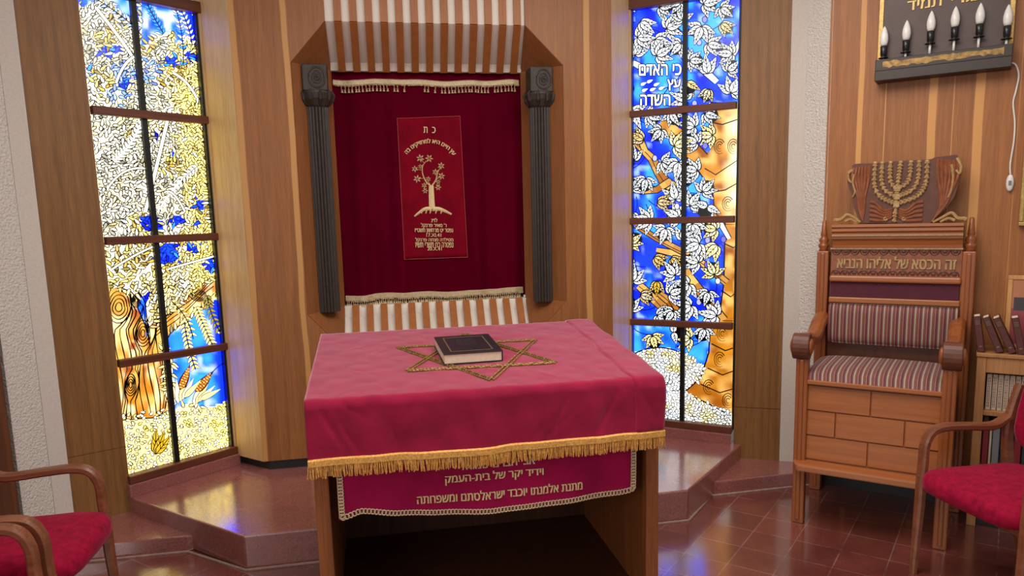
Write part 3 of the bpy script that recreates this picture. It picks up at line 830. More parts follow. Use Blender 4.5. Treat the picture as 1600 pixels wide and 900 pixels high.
    # lettering in pale glass
    for j, (s, x0, x1, y0, h) in enumerate((('כי האדם', 1003, 1069, 108, 17), ('עץ', 1048, 1068, 132, 17), ('השדה', 1005, 1052, 156, 17))):
        for sh, colr, bold in ((0, BLK, .05), (1, WHB, .012)):
            loops, V, F = text_shape(s, True); X = [v[0] for R in loops for v in R]; Y = [v[1] for R in loops for v in R]
            zt = G.slot()
            for dx, dy in (((-1.9, 0), (1.9, 0), (0, -1.9), (0, 1.9), (1.3, 1.3), (-1.3, -1.3), (1.3, -1.3), (-1.3, 1.3)) if sh == 0 else ((-.35, 0), (.35, 0), (0, .35), (0, -.35))):
                zt += G.STEP*.25
                for t in F:
                    G.poly([(x0+dx+(V[v][0]-min(X))/(max(X)-min(X))*(x1-x0), y0+dy+h/2-(V[v][1]-min(Y))/(max(Y)-min(Y))*h) for v in t], colr, zt)
            G.top = max(G.top, zt+G.STEP)
    for (x, y) in ((1010, 130), (1020, 126), (1031, 131), (1039, 137), (1012, 140), (1025, 139)):
        G.lens(x-5, y+2, -.4, 11, 5, WHB, 1.1)
    return G

def window(name, a, d, W, bars, z0, z1, mull, painter, label, jamb_left):
    mw = frame((a[0], a[1], 0), d)
    root = empty(name); root.matrix_world = mw
    struct(root, label, 'window')
    bpy.context.view_layer.update()
    I = Matrix.Identity(4)
    painter(W, (z0, z1)).build(root, mw).matrix_parent_inverse = I
    def add(mb, n, mat, bevel=0.0):
        o = mb.build(n, mat, bevel=bevel); o.parent = root; return o
    add(MB().box((-0.02, 0.004, z0-0.03), (W+0.02, 0.012, z1+0.03)), 'backing_pane', M['lead'])
    add(MB().box((mull-0.015, -0.032, z0), (mull+0.015, -0.006, z1)), 'mullion', M['lead'], 0.003)
    x0, x1 = ((-0.012, 0.008) if jamb_left else (W-0.018, W+0.004))
    add(MB().box((x0, -0.034, z0), (x1, 0.0, z1)), 'lead_edge', M['lead'])
    for z in bars: add(MB().box((-0.005, -0.052, z-0.021), (W+0.002, -0.012, z+0.021)), 'glazing_bar', M['rail'], 0.004)
    add(MB().box((-0.02, -0.058, z1), (W+0.01, 0.01, z1+0.06)), 'head_rail', M['rail'], 0.004)
    add(MB().box((-0.02, -0.062, z0-0.042), (W+0.01, 0.01, z0)), 'bottom_rail', M['rail'], 0.004)
    for ob in root.children:
        if ob.type == 'MESH' and ob.name.split('.')[0] == 'stained_glass': ob.matrix_world = mw
    # sill curb of terrazzo on the platform
    o = MB().box((-0.03, -0.075, PH-0.002), (W+0.01, 0.05, z0-0.042)).build('trim_6' if jamb_left else 'trim_7', M['terr'], bevel=0.006); o.matrix_world = mw; struct(o)
    return root
dL = Vector((0.752, 0.659, 0)).normalized(); aL = Vector((-0.897, 4.547, 0))-dL*0.612
window('window_1', aL, dL, 0.612, (0.89, 1.533, 2.186), 0.278, 2.76, 0.612-0.352, paint_left, 'tall stained glass window of ferns, corn and a yellow tree trunk left of the ark', False)
dR = Vector((0.779, -0.627, 0)).normalized(); aR = Vector((1.665, 4.547, 0))
window('window_2', aR, dR, 0.645, (0.905, 1.555, 2.218), 0.272, 2.84, 0.336, paint_right, 'tall stained glass window of blue sky and an orange tree right of the ark', True)

# ------------------------------------------------------------------ the ark
ark = tag(empty('torah_ark', (0.385, 4.34, PH)), 'built-in veneered wooden ark with slatted bands and two dark columns between the windows', 'ark')
bpy.context.view_layer.update()
def part(mb, name, mat, parent, **kw):
    """mesh given in world coordinates, parented without moving"""
    o = mb.build(name, mat, **kw); pm = parent_world(parent)
    o.parent = parent; o.matrix_parent_inverse = pm.inverted()
    return o
def parent_world(p):
    m = Matrix.LocRotScale(p.location, p.rotation_euler, p.scale)
    if p.parent is not None: m = parent_world(p.parent) @ p.matrix_parent_inverse @ m
    return m
FY, TH = 4.34, 0.02
Lp = [(-0.688, 0.222), (-0.186, 0.222), (-0.186, 0.852), (-0.382, 1.074), (-0.382, 2.473), (-0.186, 2.694), (-0.186, TOP), (-0.688, TOP)]
Rp = [(0.936, 0.222), (1.457, 0.222), (1.457, TOP), (0.936, TOP), (0.936, 2.696), (1.160, 2.475), (1.160, 1.080), (0.936, 0.856)]
part(MB().extr(Lp, 'y', FY, FY+TH), 'front_panel', M['ark'], ark)
part(MB().extr(Rp, 'y', FY, FY+TH), 'front_panel', M['ark'], ark)
# splayed cheeks and sloping corners round the recess
Fy, By = FY+0.004, 4.60
c = MB()
c.quad((-0.382, Fy, 1.074), (-0.180, By, 1.084), (-0.180, By, 2.482), (-0.382, Fy, 2.473))
c.quad((-0.382, Fy, 2.473), (-0.180, By, 2.482), (-0.186, Fy, 2.694)); c.quad((-0.382, Fy, 1.074), (-0.186, Fy, 0.852), (-0.180, By, 1.084))
part(c, 'recess_cheek', M['arkin'], ark, solid=0.006)
c = MB()
c.quad((1.160, Fy, 1.080), (1.160, Fy, 2.475), (0.958, By, 2.484), (0.958, By, 1.086))
c.quad((1.160, Fy, 2.475), (0.936, Fy, 2.696), (0.958, By, 2.484)); c.quad((1.160, Fy, 1.080), (0.958, By, 1.086), (0.936, Fy, 0.856))
part(c, 'recess_cheek', M['arkin'], ark, solid=0.006)
# slatted bands: white backing with wooden slats
SX0, SX1 = -0.186, 0.936
b = MB()
b.box((SX0, FY+0.012, 2.695), (SX1, FY+0.03, TOP))
b.quad((SX0, FY+0.012, 2.695), (SX1, FY+0.012, 2.695), (0.958, By-0.03, 2.52), (-0.18, By-0.03, 2.52))
b.quad((-0.18, By-0.03, 2.52), (0.958, By-0.03, 2.52), (0.958, By-0.012, 2.478), (-0.18, By-0.012, 2.478))
b.quad((-0.18, By-0.012, 2.478), (0.958, By-0.012, 2.478), (0.958, By+0.09, 2.478), (-0.18, By+0.09, 2.478))
part(b, 'slat_backing', M['white'], ark)
b = MB()
b.quad((-0.18, By+0.09, 1.086), (0.958, By+0.09, 1.086), (0.958, By-0.012, 1.086), (-0.18, By-0.012, 1.086))
b.quad((-0.18, By-0.012, 1.086), (0.958, By-0.012, 1.086), (0.958, By-0.03, 1.02), (-0.18, By-0.03, 1.02))
b.quad((-0.18, By-0.03, 1.02), (0.958, By-0.03, 1.02), (SX1, FY+0.012, 0.853), (SX0, FY+0.012, 0.853))
b.box((SX0, FY+0.012, 0.222), (SX1, FY+0.03, 0.853))
part(b, 'slat_backing', M['white'], ark)
pit = (SX1-SX0)/13.35; sw = 0.0415
for k in range(13):
    x = SX0+0.049+k*pit; xb = -0.18+0.046+k*(1.138/13.35)
    s = MB()
    def seg(p, q, xa, xb_):
        # p,q = (y,z) along the run; slat stands 14 mm proud of the backing
        (y0, z0), (y1, z1) = p, q; d = Vector((y1-y0, z1-z0)).normalized(); n = Vector((-d.y, d.x))
        if n.x > 0: n = -n
        n = n*0.016
        s.rings([[(xa, y0, z0), (xa+sw, y0, z0), (xa+sw, y0+n.x, z0+n.y), (xa, y0+n.x, z0+n.y)], [(xb_, y1, z1), (xb_+sw, y1, z1), (xb_+sw, y1+n.x, z1+n.y), (xb_, y1+n.x, z1+n.y)]])
    seg((FY+0.012, 2.693), (FY+0.012, TOP), x, x)
    seg((By-0.012, 2.480), (FY+0.010, 2.697), xb, x)
    part(s, 'slat', M['slat'], ark)
    s = MB(); seg((FY+0.010, 0.850), (By-0.012, 1.080), x, xb); seg((FY+0.012, 0.222), (FY+0.012, 0.856), x, x)
    part(s, 'slat', M['slat'], ark)
# side reveals towards the windows, plinth
def reveal(a, b, flip):
    a, b = Vector((*a, 0)), Vector((*b, 0)); d = (b-a); L = d.length; nn = Vector((d.y, -d.x, 0)).normalized()*(0.02*flip)
    P = [(a.x, a.y), (b.x, b.y), (b.x+nn.x, b.y+nn.y), (a.x+nn.x, a.y+nn.y)]
    o = part(MB().prism(P, 0.222, TOP), 'side_panel', M['reveal'], ark)
    q = b-d.normalized()*0.045; m2 = -nn*0.35; e = b
    P = [(q.x, q.y), (e.x, e.y), (e.x+m2.x, e.y+m2.y), (q.x+m2.x, q.y+m2.y)]
    part(MB().prism(P, 0.25, TOP), 'jamb_strip', M['reveal'], ark)
reveal((-0.688, FY+0.001), (-0.893, 4.543), 1)
reveal((1.457, FY+0.001), (1.662, 4.543), -1)
part(MB().prism([(-0.655, FY+0.012), (1.425, FY+0.012), (1.63, 4.56), (-0.86, 4.56)], PH, 0.224), 'plinth', M['black'], ark)
# columns
def column(cx):
    cy = 4.45
    c = part(MB().lathe([(0.06, 0), (0.06, 1.19)], (cx, cy, 1.076), 132, lambda t: 1.04-0.13*abs(math.sin(t*11))**0.7), 'column', M['darkwood'], ark)
    cap = MB().lathe([(0.058, 0), (0.066, 0.008), (0.084, 0.045), (0.090, 0.075), (0.088, 0.085), (0.06, 0.088)], (cx, cy, 2.245), 24)
    for k in range(10):
        t = k/10*2*PI; ct, st = math.cos(t), math.sin(t)
        cap.tube([(cx+0.066*ct, cy+0.066*st, 2.255), (cx+0.086*ct, cy+0.086*st, 2.285), (cx+0.094*ct, cy+0.094*st, 2.315), (cx+0.086*ct, cy+0.086*st, 2.338)], [0.006, 0.012, 0.012, 0.005], 6)
    cp = part(cap, 'capital', M['darkwood'], c, smooth=False)
    bl = MB().box((cx-0.068, cy-0.068, 2.33), (cx+0.068, cy+0.068, 2.475))
    part(bl, 'capital_block', M['darkwood'], c, bevel=0.006)
    r = MB()
    for rr, w in ((0.044, 0.006), (0.026, 0.005), (0.010, 0.008)):
        r.tube([(cx+0.012+rr*math.cos(a/10*PI), cy-0.068, 2.402+rr*1.25*math.sin(a/10*PI)) for a in range(21)], w, 6)
    part(r, 'rosette', M['darkwood'], c)
column(-0.262); column(1.040)

# ------------------------------------------------------------------ ark curtain
def cy_(x, z):
    w = min(1, max(0, (2.46-z)/0.9)); w2 = 0.35+0.65*w
    mid = 1-0.75*math.exp(-((x-0.39)/0.19)**2)
    return 4.625+mid*w2*(0.017*math.sin(x*27+0.6*math.sin(z*2))+0.008*math.sin(x*53+1.2)+0.007*math.sin(x*15+z))
cur = MB().grid(lambda u, v: (-0.20+1.18*u, cy_(-0.20+1.18*u, 1.10+1.38*v), 1.10+1.38*v), 120, 40).build('ark_curtain', M['curtain'], smooth=True, solid=0.006)
tag(cur, 'maroon velvet curtain with embroidered tree panel hanging in the ark recess', 'curtain')
pp = MB().grid(lambda u, v: (0.193+0.004*(1-v)+(0.383+0.012*(1-v))*u, cy_(0.193+0.39*u, 1.36+0.85*v)-0.008, 1.356+0.002*u+(0.852+0.012*u)*v), 30, 30).build('embroidered_panel', M['patch'], cur, smooth=True, solid=0.004)
pp['label'] = 'crimson embroidered rectangle'
hem = MB()
edge = [(0.193, 2.208), (0.576, 2.222), (0.592, 1.358), (0.197, 1.358), (0.193, 2.208)]
for (xa, za), (xb, zb) in zip(edge[:-1], edge[1:]):
    hem.tube([(xa+(xb-xa)*i/16, cy_(xa+(xb-xa)*i/16, za+(zb-za)*i/16)-0.0115, za+(zb-za)*i/16) for i in range(17)], 0.0018, 5)
hem.build('panel_piping', plain('red_piping', srgb(176, 60, 60), 0.6), pp)
def CM(x, y, d=0.0):
    px, py = 600+x/3.6, 170+y/3.6
    X = 0.192+(px-620-(py-186)*0.0457)*0.00390; Zz = 2.206-(py-186+(px-620)*0.035)*0.00386
    return (X, cy_(X, Zz)-0.0125-d, Zz)
tr = MB()
def crib(pts, ws):
    L, R = [], []
    for i in range(len(pts)):
        a, b_ = pts[max(i-1, 0)], pts[min(i+1, len(pts)-1)]; dx, dy = b_[0]-a[0], b_[1]-a[1]; l = math.hypot(dx, dy)
        L.append(CM(pts[i][0]-dy/l*ws[i]/2, pts[i][1]+dx/l*ws[i]/2, 0.001)); R.append(CM(pts[i][0]+dy/l*ws[i]/2, pts[i][1]-dx/l*ws[i]/2, 0.001))
    Mid = [CM(p[0], p[1], 0.005) for p in pts]
    for i in range(len(pts)-1):
        tr.quad(L[i], L[i+1], Mid[i+1], Mid[i]); tr.quad(Mid[i], Mid[i+1], R[i+1], R[i])
def bez(P, n=10):
    out = []
    for i in range(len(P)-1):
        p0, p1, p2, p3 = P[max(i-1, 0)], P[i], P[i+1], P[min(i+2, len(P)-1)]
        for k in range(n):
            t = k/n; out.append(tuple(0.5*(2*p1[q]+(p2[q]-p0[q])*t+(2*p0[q]-5*p1[q]+4*p2[q]-p3[q])*t*t+(3*p1[q]-p0[q]-3*p2[q]+p3[q])*t**3) for q in range(len(p1))))
    out.append(tuple(P[-1])); return out
def sw_(P, w0, w1): Q = bez(P, 6); crib(Q, [w0+(w1-w0)*i/(len(Q)-1) for i in range(len(Q))])
sw_([(264, 424), (266, 480), (270, 556)], 26, 34)
sw_([(268, 556), (232, 556), (196, 578), (170, 600)], 24, 8); sw_([(272, 556), (310, 556), (350, 570), (382, 586)], 26, 10)
for rx in (216, 240, 264, 296, 326): sw_([(rx, 556), (rx-3, 570), (rx-6, 584)], 12, 5)
sw_([(262, 426), (236, 404), (216, 360), (216, 316), (236, 286)], 9, 4); sw_([(268, 426), (290, 392), (300, 350), (318, 318)], 9, 4)
sw_([(216, 340), (196, 336), (176, 330)], 4, 3); sw_([(222, 384), (206, 386), (188, 388)], 4, 3); sw_([(240, 408), (230, 424), (228, 450)], 4, 3)
sw_([(292, 388), (306, 380), (322, 372)], 4, 3); sw_([(284, 400), (298, 404), (302, 430)], 4, 3); sw_([(258, 420), (250, 404), (246, 390)], 4, 3); sw_([(226, 300), (214, 286), (204, 276)], 4, 3)
for lx, ly, R in ((202, 272, 24), (252, 272, 24), (172, 332, 20), (203, 318, 15), (185, 388, 24), (225, 424, 18), (230, 454, 18), (247, 388, 17), (320, 312, 22), (288, 348, 20), (322, 370, 22), (303, 402, 16), (303, 434, 20)):
    for k in range(6):
        a = k/6*2*PI+lx*.1; ca, sa = math.cos(a), math.sin(a)
        A = [(0.1, 0), (0.55, 0.2), (1, 0), (0.55, -0.2)]
        P = [CM(lx+R*(t*ca-s*sa), ly+R*(t*sa+s*ca), 0.001) for t, s in A]; mid = CM(lx+R*.55*ca, ly+R*.55*sa, 0.006)
        for i in range(4): tr.quad(P[i], P[(i+1) % 4], mid)
tr.build('embroidered_tree', M['gold'], pp)
def cline(s, xc, yc, w, h, hebrew=True):
    text_obj(s, M['gold'], pp, lambda u, q, d: CM(xc+u*1.0, yc-q+0.0, d), w, h, hebrew, depth=0.004, bold=0.02)
cline('כ  ת', 253, 113, 66, 34)
cline("לז״נ", 282, 620, 34, 24)
cline("ר' מאיר פרנקל", 280, 652, 146, 30); cline('נפטר יט מרחשון תשט״ו', 282, 683, 218, 30); cline('17.XI.41', 280, 706, 84, 20, False)
cline('מטילדה מנחה פרנקל', 284, 735, 218, 28); cline('נפטרה כח תשרי תשיז', 284, 763, 218, 30); cline('20.X.41', 285, 785, 82, 20, False)
# motto on an arc
def arc(u, q, d):
    R = 168.0; a = u/R; return CM(258+(R+q)*math.sin(a), 345-(R+q)*math.cos(a), d)
text_obj('עץ חיים היא למחזיקים בה', M['gold'], pp, arc, 318, 34, depth=0.004, bold=0.025)
# fringes
rnd = random.Random(2)
def tassel_band(z, name, dense, lab):
    g = MB(); g2 = MB()
    X = [-0.172+1.12*i/60 for i in range(61)]
    zz = lambda x: z+0.004*math.sin(x*9)+0.003*math.sin(x*23)
    g.rings([[(x, cy_(x, z)-0.008, zz(x)), (x, cy_(x, z)-0.018, zz(x)-0.006), (x, cy_(x, z)-0.018, zz(x)-0.030), (x, cy_(x, z)-0.008, zz(x)-0.036)] for x in X])
    k = 0
    x = -0.165
    while x < 0.94:
        y = cy_(x, z)-0.015; b0 = zz(x)-0.034
        if dense or (rnd.random() < .82 and not 0.30 < x < 0.34):
            L = 0.036 if dense else 0.045
            g2.tube([(x, y, b0), (x+rnd.uniform(-.003, .003), y, b0-L*.4)], 0.0022, 5)
            g2.lathe([(0.003, L*.45), (0.0075, L*.38), (0.004, L*.28), (0.008, 0.0)], (x+rnd.uniform(-.003, .003), y, b0-L*.9), 7)
        x += 0.013 if dense else 0.0205
    for q in range(150):
        x = -0.17+1.11*rnd.random(); y = cy_(x, z)-0.016; b0 = zz(x)-0.03
        g2.tube([(x, y, b0), (x+.006, y-.004, b0-.010), (x+.012, y, b0-.002)], 0.0018, 5)
    o = g.build(name, M['braid'], cur); g2.build('tassels', M['braid'], o); o['label'] = lab
tassel_band(2.435, 'fringe', False, 'pale gold upper fringe')
tassel_band(1.150, 'fringe', True, 'pale gold lower fringe')
g = MB().box((-0.18, 4.665, 1.086), (0.958, 4.69, 2.48)); part(g, 'recess_back', M['black'], ark)

# ------------------------------------------------------------------ reading table
K = 0.0856
def tz(y): return 1.0+K*(y-2.48)
tbl = tag(empty('reading_table', (0.39, 2.95, 0)), 'wooden reading table with open front and sloping top in front of the ark', 'table')
bpy.context.view_layer.update()
TX0, TX1, TY0, TY1 = -0.238, 1.022, 2.515, 3.39
def side(x0, x1, nm='side_panel'):
    P = [(TY0, 0), (TY1, 0), (TY1, tz(TY1)-0.032), (TY0, tz(TY0)-0.032)]
    part(MB().extr(P, 'x', x0, x1), nm, M['table'], tbl, bevel=0.003)
side(TX0, TX0+0.05); side(TX1-0.05, TX1)
P = [(TY0-0.01, tz(TY0-0.01)-0.03), (TY1, tz(TY1)-0.03), (TY1, tz(TY1)-0.005), (TY0-0.01, tz(TY0-0.01)-0.005)]
part(MB().extr(P, 'x', TX0-0.003, TX1+0.003), 'tabletop', M['table'], tbl)
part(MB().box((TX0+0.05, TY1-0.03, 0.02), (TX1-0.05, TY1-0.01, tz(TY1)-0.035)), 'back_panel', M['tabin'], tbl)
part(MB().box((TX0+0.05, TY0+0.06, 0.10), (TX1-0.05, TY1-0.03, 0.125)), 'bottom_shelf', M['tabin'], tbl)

# top cloth
CX0, CX1 = -0.250, 1.030
rc = random.Random(21)
CREASES = [(rc.uniform(-.2, 1.0), rc.uniform(.2, 1.15), rc.uniform(-.10, .10), rc.uniform(.03, .12), rc.uniform(.004, .010), rc.uniform(-.002, .004)) for _ in range(46)]
CREASES += [(-.16, 1.06, .06, .12, .010, .006), (-.10, 1.10, .05, .09, .008, .005), (.62, 1.08, .06, -.10, .010, .005), (.80, 1.08, .07, -.12, .012, .006), (.35, 1.05, -.02, .10, .008, .004), (.05, 1.1, .03, .08, .009, .004)]
def topcloth(u, v):
    x = CX0+(CX1-CX0)*u
    # v: 0 back edge .. 1 front hem
    back, drop = 3.452, 0.205
    Ltop = back-2.488
    s = v*(Ltop+drop)
    wr = 0.0012*math.sin(x*21+s*9)+0.0010*math.sin(x*47-s*17)+0.0008*math.sin(x*9+s*40)
    for cx_, cs, dx, dsl, wd, am in CREASES:
        px, ps = x-cx_, s-cs; L = math.hypot(dx, dsl); al = (px*dx+ps*dsl)/L; ac = (px*dsl-ps*dx)/L
        wr += am*math.exp(-(ac/wd)**2)*max(0, 1-abs(al)/L)
    if s <= Ltop-0.015:
        y = back-s; return (x, y, tz(y)+0.003+abs(wr)*0.9)
    t = (s-(Ltop-0.015))/(drop+0.015); y = 2.503; R = 0.013
    if t < 0.12:
        a = t/0.12*PI/2; return (x, 2.503-R*math.sin(a), tz(2.503)+0.003-R*(1-math.cos(a)))
    q = (t-0.12)/0.88
    return (x-0.006*q*(u-.5), 2.483-0.004*q+q*(0.006*math.sin(x*13+1)+0.004*math.sin(x*31))+wr*1.5-0.010*q, tz(2.503)-0.017-q*(drop-0.012+0.004*math.sin(x*5)))
tc_ = MB().grid(topcloth, 140, 110).build('tablecloth', M['cloth'], smooth=True, solid=0.004)
tag(tc_, 'rose red velvet cloth with gold star and fringe draped over the reading table', 'tablecloth')
# doubled strip along the right edge
def strip(u, v):
    uu = 0.908+0.012*math.sin(v*7)*.5+0.003*math.sin(v*23)+(1-0.908-0.012*math.sin(v*7)*.5)*u*0.998
    x, y, z = topcloth(uu, v*0.985); t = min(1, max(0, (v-0.80)/0.05))
    h = 0.0065*(1 if u > .04 else u/.04)
    return (x, y-h*t, z+h*(1-t))
MB().grid(strip, 12, 110).build('doubled_strip', M['cloth'], tc_, smooth=True, solid=0.003)
# star of gold braid
S1 = [(0.089, 3.12), (0.687, 3.117), (0.404, 2.581)]; S2 = [(0.110, 2.762), (0.686, 2.746), (0.398, 3.29)]
def braid_line(mb, a, b, w=0.016):
    a, b = Vector((*a, 0)), Vector((*b, 0)); d = b-a; L = d.length; d.normalize(); n = Vector((-d.y, d.x, 0)); m = int(L/0.007)
    for sgn in (-1, 1):
        pts = [a+d*(L*i/m)+n*sgn*(w*.5+0.0015*math.sin(i*2.1)) for i in range(m+1)]
        mb.tube([(p.x, p.y, tz(p.y)+0.0085+0.0012*(i % 2)) for i, p in enumerate(pts)], [0.0028+0.0014*(i % 2) for i in range(m+1)], 5)
stm = MB()
for S in (S1, S2):
    for i in range(3): braid_line(stm, S[i], S[(i+1) % 3])
stm.build('star_embroidery', M['goldstar'], tc_)['label'] = 'gold six-pointed star braid'
# front fringe: braid and strands
fr = MB(); strands = MB(); rnd = random.Random(4)
def hem_pt(u):
    return Vector(topcloth(u, 1.0))
n = 90
fr.rings([[hem_pt(i/n)+Vector((0, dy, dz)) for dy, dz in ((-0.002, 0.016), (-0.012, 0.012), (-0.012, -0.008), (-0.002, -0.010))] for i in range(n+1)])
fo = fr.build('fringe', M['goldfr'], tc_)
for i in range(430):
    u = (i+rnd.random()*.8)/430.6; p = hem_pt(min(u, 1)); dx = rnd.uniform(-.006, .006); L = 0.044+rnd.uniform(-.004, .006)
    y = p.y-0.006+rnd.uniform(-.004, .003)
    strands.tube([(p.x, y, p.z-0.004), (p.x+dx*.4, y-.002, p.z-0.004-L*.5), (p.x+dx, y+rnd.uniform(-.003, .003), p.z-0.004-L)], 0.0019, 4)
strands.build('fringe_strands', M['goldfr'], fo)

# under cloth hanging below it
UX0, UX1 = -0.160, 0.926
def hem_z(u):
    return float(np.interp(u, (0, .03, .07, .12, .18, .3, .5, .72, .95, .985, 1), (.574, .580, .594, .585, .571, .557, .548, .553, .565, .572, .585)))
def under(u, v):
    x = UX0+(UX1-UX0)*u
    bot = hem_z(u)
    z = 0.93-(0.93-bot)*v
    fold = 0.010*math.sin(x*9+.6)+0.007*math.sin(x*19+z*8)+0.004*math.sin(x*37-z*14)
    return (x+0.012*v*math.exp(-(u/.03)**2)*0, 2.5015+0.0035*v*math.sin(x*9+.6)+fold*v*.55*(1 if True else 0), z)
uc = MB().grid(under, 110, 40).build('inscribed_cloth', M['under'], smooth=True, solid=0.003)
tag(uc, 'magenta inscribed cloth with cream braid hanging below the gold fringe', 'cloth')
br = MB()
def braid(ptsf, n):
    for k in range(n):
        p = Vector(ptsf(k/n)); q = Vector(ptsf((k+1)/n)); d = (q-p); 
        if d.length < 1e-6: continue
        c_ = (p+q)/2; d.normalize(); nn = Vector((-d.z, 0, d.x))
        R = 0.0085
        br.tube([c_+d*(R*math.cos(a/5*PI))+nn*(R*1.05*math.sin(a/5*PI))+Vector((0, -0.004, 0)) for a in range(11)], 0.0026, 5)
off = lambda p: (p[0], p[1]-0.002, p[2])
braid(lambda t: off(under(0.008+t*.984, 0.978)), 84); braid(lambda t: off(under(0.010, 0.45+t*.53)), 16); braid(lambda t: off(under(0.990, 0.45+t*.53)), 16)
br.build('braid_trim', M['braid'], uc)
def uline(s, xc, zc, w, h):
    def f(u, q, d):
        x, z = xc+u, zc+q; uu = (x-UX0)/(UX1-UX0)
        y = 2.5015
        bot = hem_z(uu); v = (0.93-z)/(0.93-bot); p = under(uu, v)
        return (x, p[1]-0.0022-d, z)
    text_obj(s, M['gold'], uc, f, w, h, depth=0.003, bold=0.025)
uline('אבי חברנו שמואל', 0.404, 0.737, 0.270, 0.040)
uline('וידיד יקר של בית-העמק', 0.392, 0.684, 0.355, 0.042)
uline('מתנת אלמנתו יוכבד ישראלסתם ומשפחתה', 0.415, 0.618, 0.605, 0.036)

# book on the table
bk = tag(empty('leather_book', (0.365, 2.955, tz(2.955)+0.009)), 'thick black leather book with cream pages lying on the gold star', 'book')
bk.rotation_euler = (math.atan(K), 0, math.radians(2.5))
bw, bd, bt = 0.118, 0.145, 0.043
cv = MB().box((-bw, -bd, 0), (bw, bd, 0.004)).box((-bw, -bd, bt-0.004), (bw, bd, bt)).box((bw-0.005, -bd, 0.003), (bw, bd, bt-0.003)).build('cover', M['leather'], bk, bevel=0.0015)
MB().box((-bw+0.004, -bd+0.004, 0.004), (bw-0.005, bd-0.004, bt-0.004)).build('pages', M['paper'], bk)
e = MB()
for (x0, y0, x1, y1) in ((-.086, -.115, .086, -.109), (-.086, .109, .086, .115), (-.086, -.115, -.081, .115), (.081, -.115, .086, .115)):
    e.box((x0, y0, bt-0.0005), (x1, y1, bt+0.0006))
e.build('stamped_border', M['gilt'], cv)
for s, q, w in (('תורה', 0.060, 0.070), ('נביאים', 0.025, 0.078), ('כתובים', -0.010, 0.078)):
    text_obj(s, plain('blind_stamp', srgb(58, 46, 48), 0.4), cv, lambda u, v, d, q=q: (u, q+v, bt+d), w, 0.026, depth=0.001)

# ------------------------------------------------------------------ carved chair of honour
ch = tag(empty('carved_throne', (O3.x, O3.y, 0), math.atan2(TV.y, TV.x)), 'carved wooden throne with striped cushions and inscribed back by the panelled wall', 'chair')
def cp(mb, name, mat, parent=None, **kw): return mb.build(name, mat, parent or ch, **kw)
def post(x0, x1, y0, y1, z0, z1):
    b = MB().box((x0, y0, z0), (x1, y1, z1)); 
    xm = (x0+x1)/2; b.box((xm-0.011, y0-0.009, z0+0.02), (xm+0.011, y0+0.01, z1-0.01)); return b
CW = 0.695
cp(post(0.0, 0.058, 0, 0.055, 0, 0.87), 'leg', M['throne'], bevel=0.006)
cp(post(CW-0.058, CW, 0, 0.055, 0, 0.87), 'leg', M['throne'], bevel=0.006)
cp(post(-0.014, 0.046, 0.53, 0.59, 0, 1.372), 'back_post', M['throne'], bevel=0.006)
cp(post(0.672, 0.732, 0.53, 0.59, 0, 1.372), 'back_post', M['throne'], bevel=0.006)
for cx in (0.014, 0.704):
    cp(MB().lathe([(0.026, 0), (0.020, 0.012), (0.028, 0.024), (0.028, 0.034), (0.019, 0.042), (0.026, 0.056), (0.022, 0.068), (0.014, 0.078), (0.018, 0.086), (0.016, 0.098), (0.010, 0.165), (0.003, 0.170)], (cx, 0.56, 1.372), 16), 'finial', M['throne'], smooth=True)
# panelled seat box
f = MB(); rnd = random.Random(8)
rows = ((0.600, 0.728, (0.052, 0.345, 0.640)), (0.470, 0.598, (0.052, 0.190, 0.495, 0.640)), (0.345, 0.468, (0.052, 0.340, 0.565, 0.640)))
f.box((0.05, 0.035, 0.33), (0.645, 0.05, 0.735))
for z0, z1, xs in rows:
    for xa, xb in zip(xs[:-1], xs[1:]):
        f.prism([(xa+.001, z0+.001), (xb-.001, z0+.001), (xb-.001, z1-.001), (xa+.001, z1-.001)], 0, 0) if False else None
        yb = 0.030; 
        f.rings([[(xa+.001, 0.036, z0), (xb-.001, 0.036, z0), (xb-.001, 0.036, z1-.001), (xa+.001, 0.036, z1-.001)], [(xa+.004, 0.022, z0+.004), (xb-.004, 0.022, z0+.004), (xb-.004, 0.026, z1-.003), (xa+.004, 0.026, z1-.003)]])
cp(f, 'front_panel', M['thronex'])
sp = MB().box((0.03, 0.05, 0.33), (0.045, 0.54, 0.735)); cp(sp, 'side_panel', M['throne'])
sp = MB().box((0.652, 0.05, 0.33), (0.667, 0.54, 0.735)); cp(sp, 'side_panel', M['throne'])
cp(MB().prism([(0.0, 0.0), (0.03, -0.075), (0.655, -0.075), (0.685, 0.0), (0.645, 0.06), (0.645, 0.30), (0.05, 0.30), (0.05, 0.06)], 0.302, 0.338), 'footrest', M['thronex'], bevel=0.008)
cp(MB().box((0.045, 0.004, 0.735), (0.652, 0.53, 0.757)), 'seat_board', M['thronex'], bevel=0.004)
def pillow(x0, x1, y0, y1, z0, z1, r, name):
    def fn(u, v):
        return (x0+(x1-x0)*u, y0+(y1-y0)*v, z1-r*(abs(2*u-1)**8)*.6-r*(abs(2*v-1)**6)+0.006*math.cos((u-.5)*2.6)*math.cos((v-.5)*2.6))
    m_ = MB().grid(fn, 40, 24)
    b = MB(); b.v, b.f = m_.v, m_.f
    nu, nv = 40, 24
    ring = [k for k in range(nu+1)]+[(nu+1)*j+nu for j in range(1, nv+1)]+[(nu+1)*nv+k for k in range(nu-1, -1, -1)]+[(nu+1)*j for j in range(nv-1, 0, -1)]
    i = len(b.v); b.v += [(b.v[k][0], b.v[k][1], z0) for k in ring]
    for k in range(len(ring)): j = (k+1) % len(ring); b.f.append((ring[j], ring[k], i+k, i+j))
    b.f.append(tuple(range(i, i+len(ring))))
    return cp(b, name, M['stripe'], smooth=True)
pillow(0.048, 0.650, 0.015, 0.50, 0.757, 0.815, 0.022, 'seat_cushion')
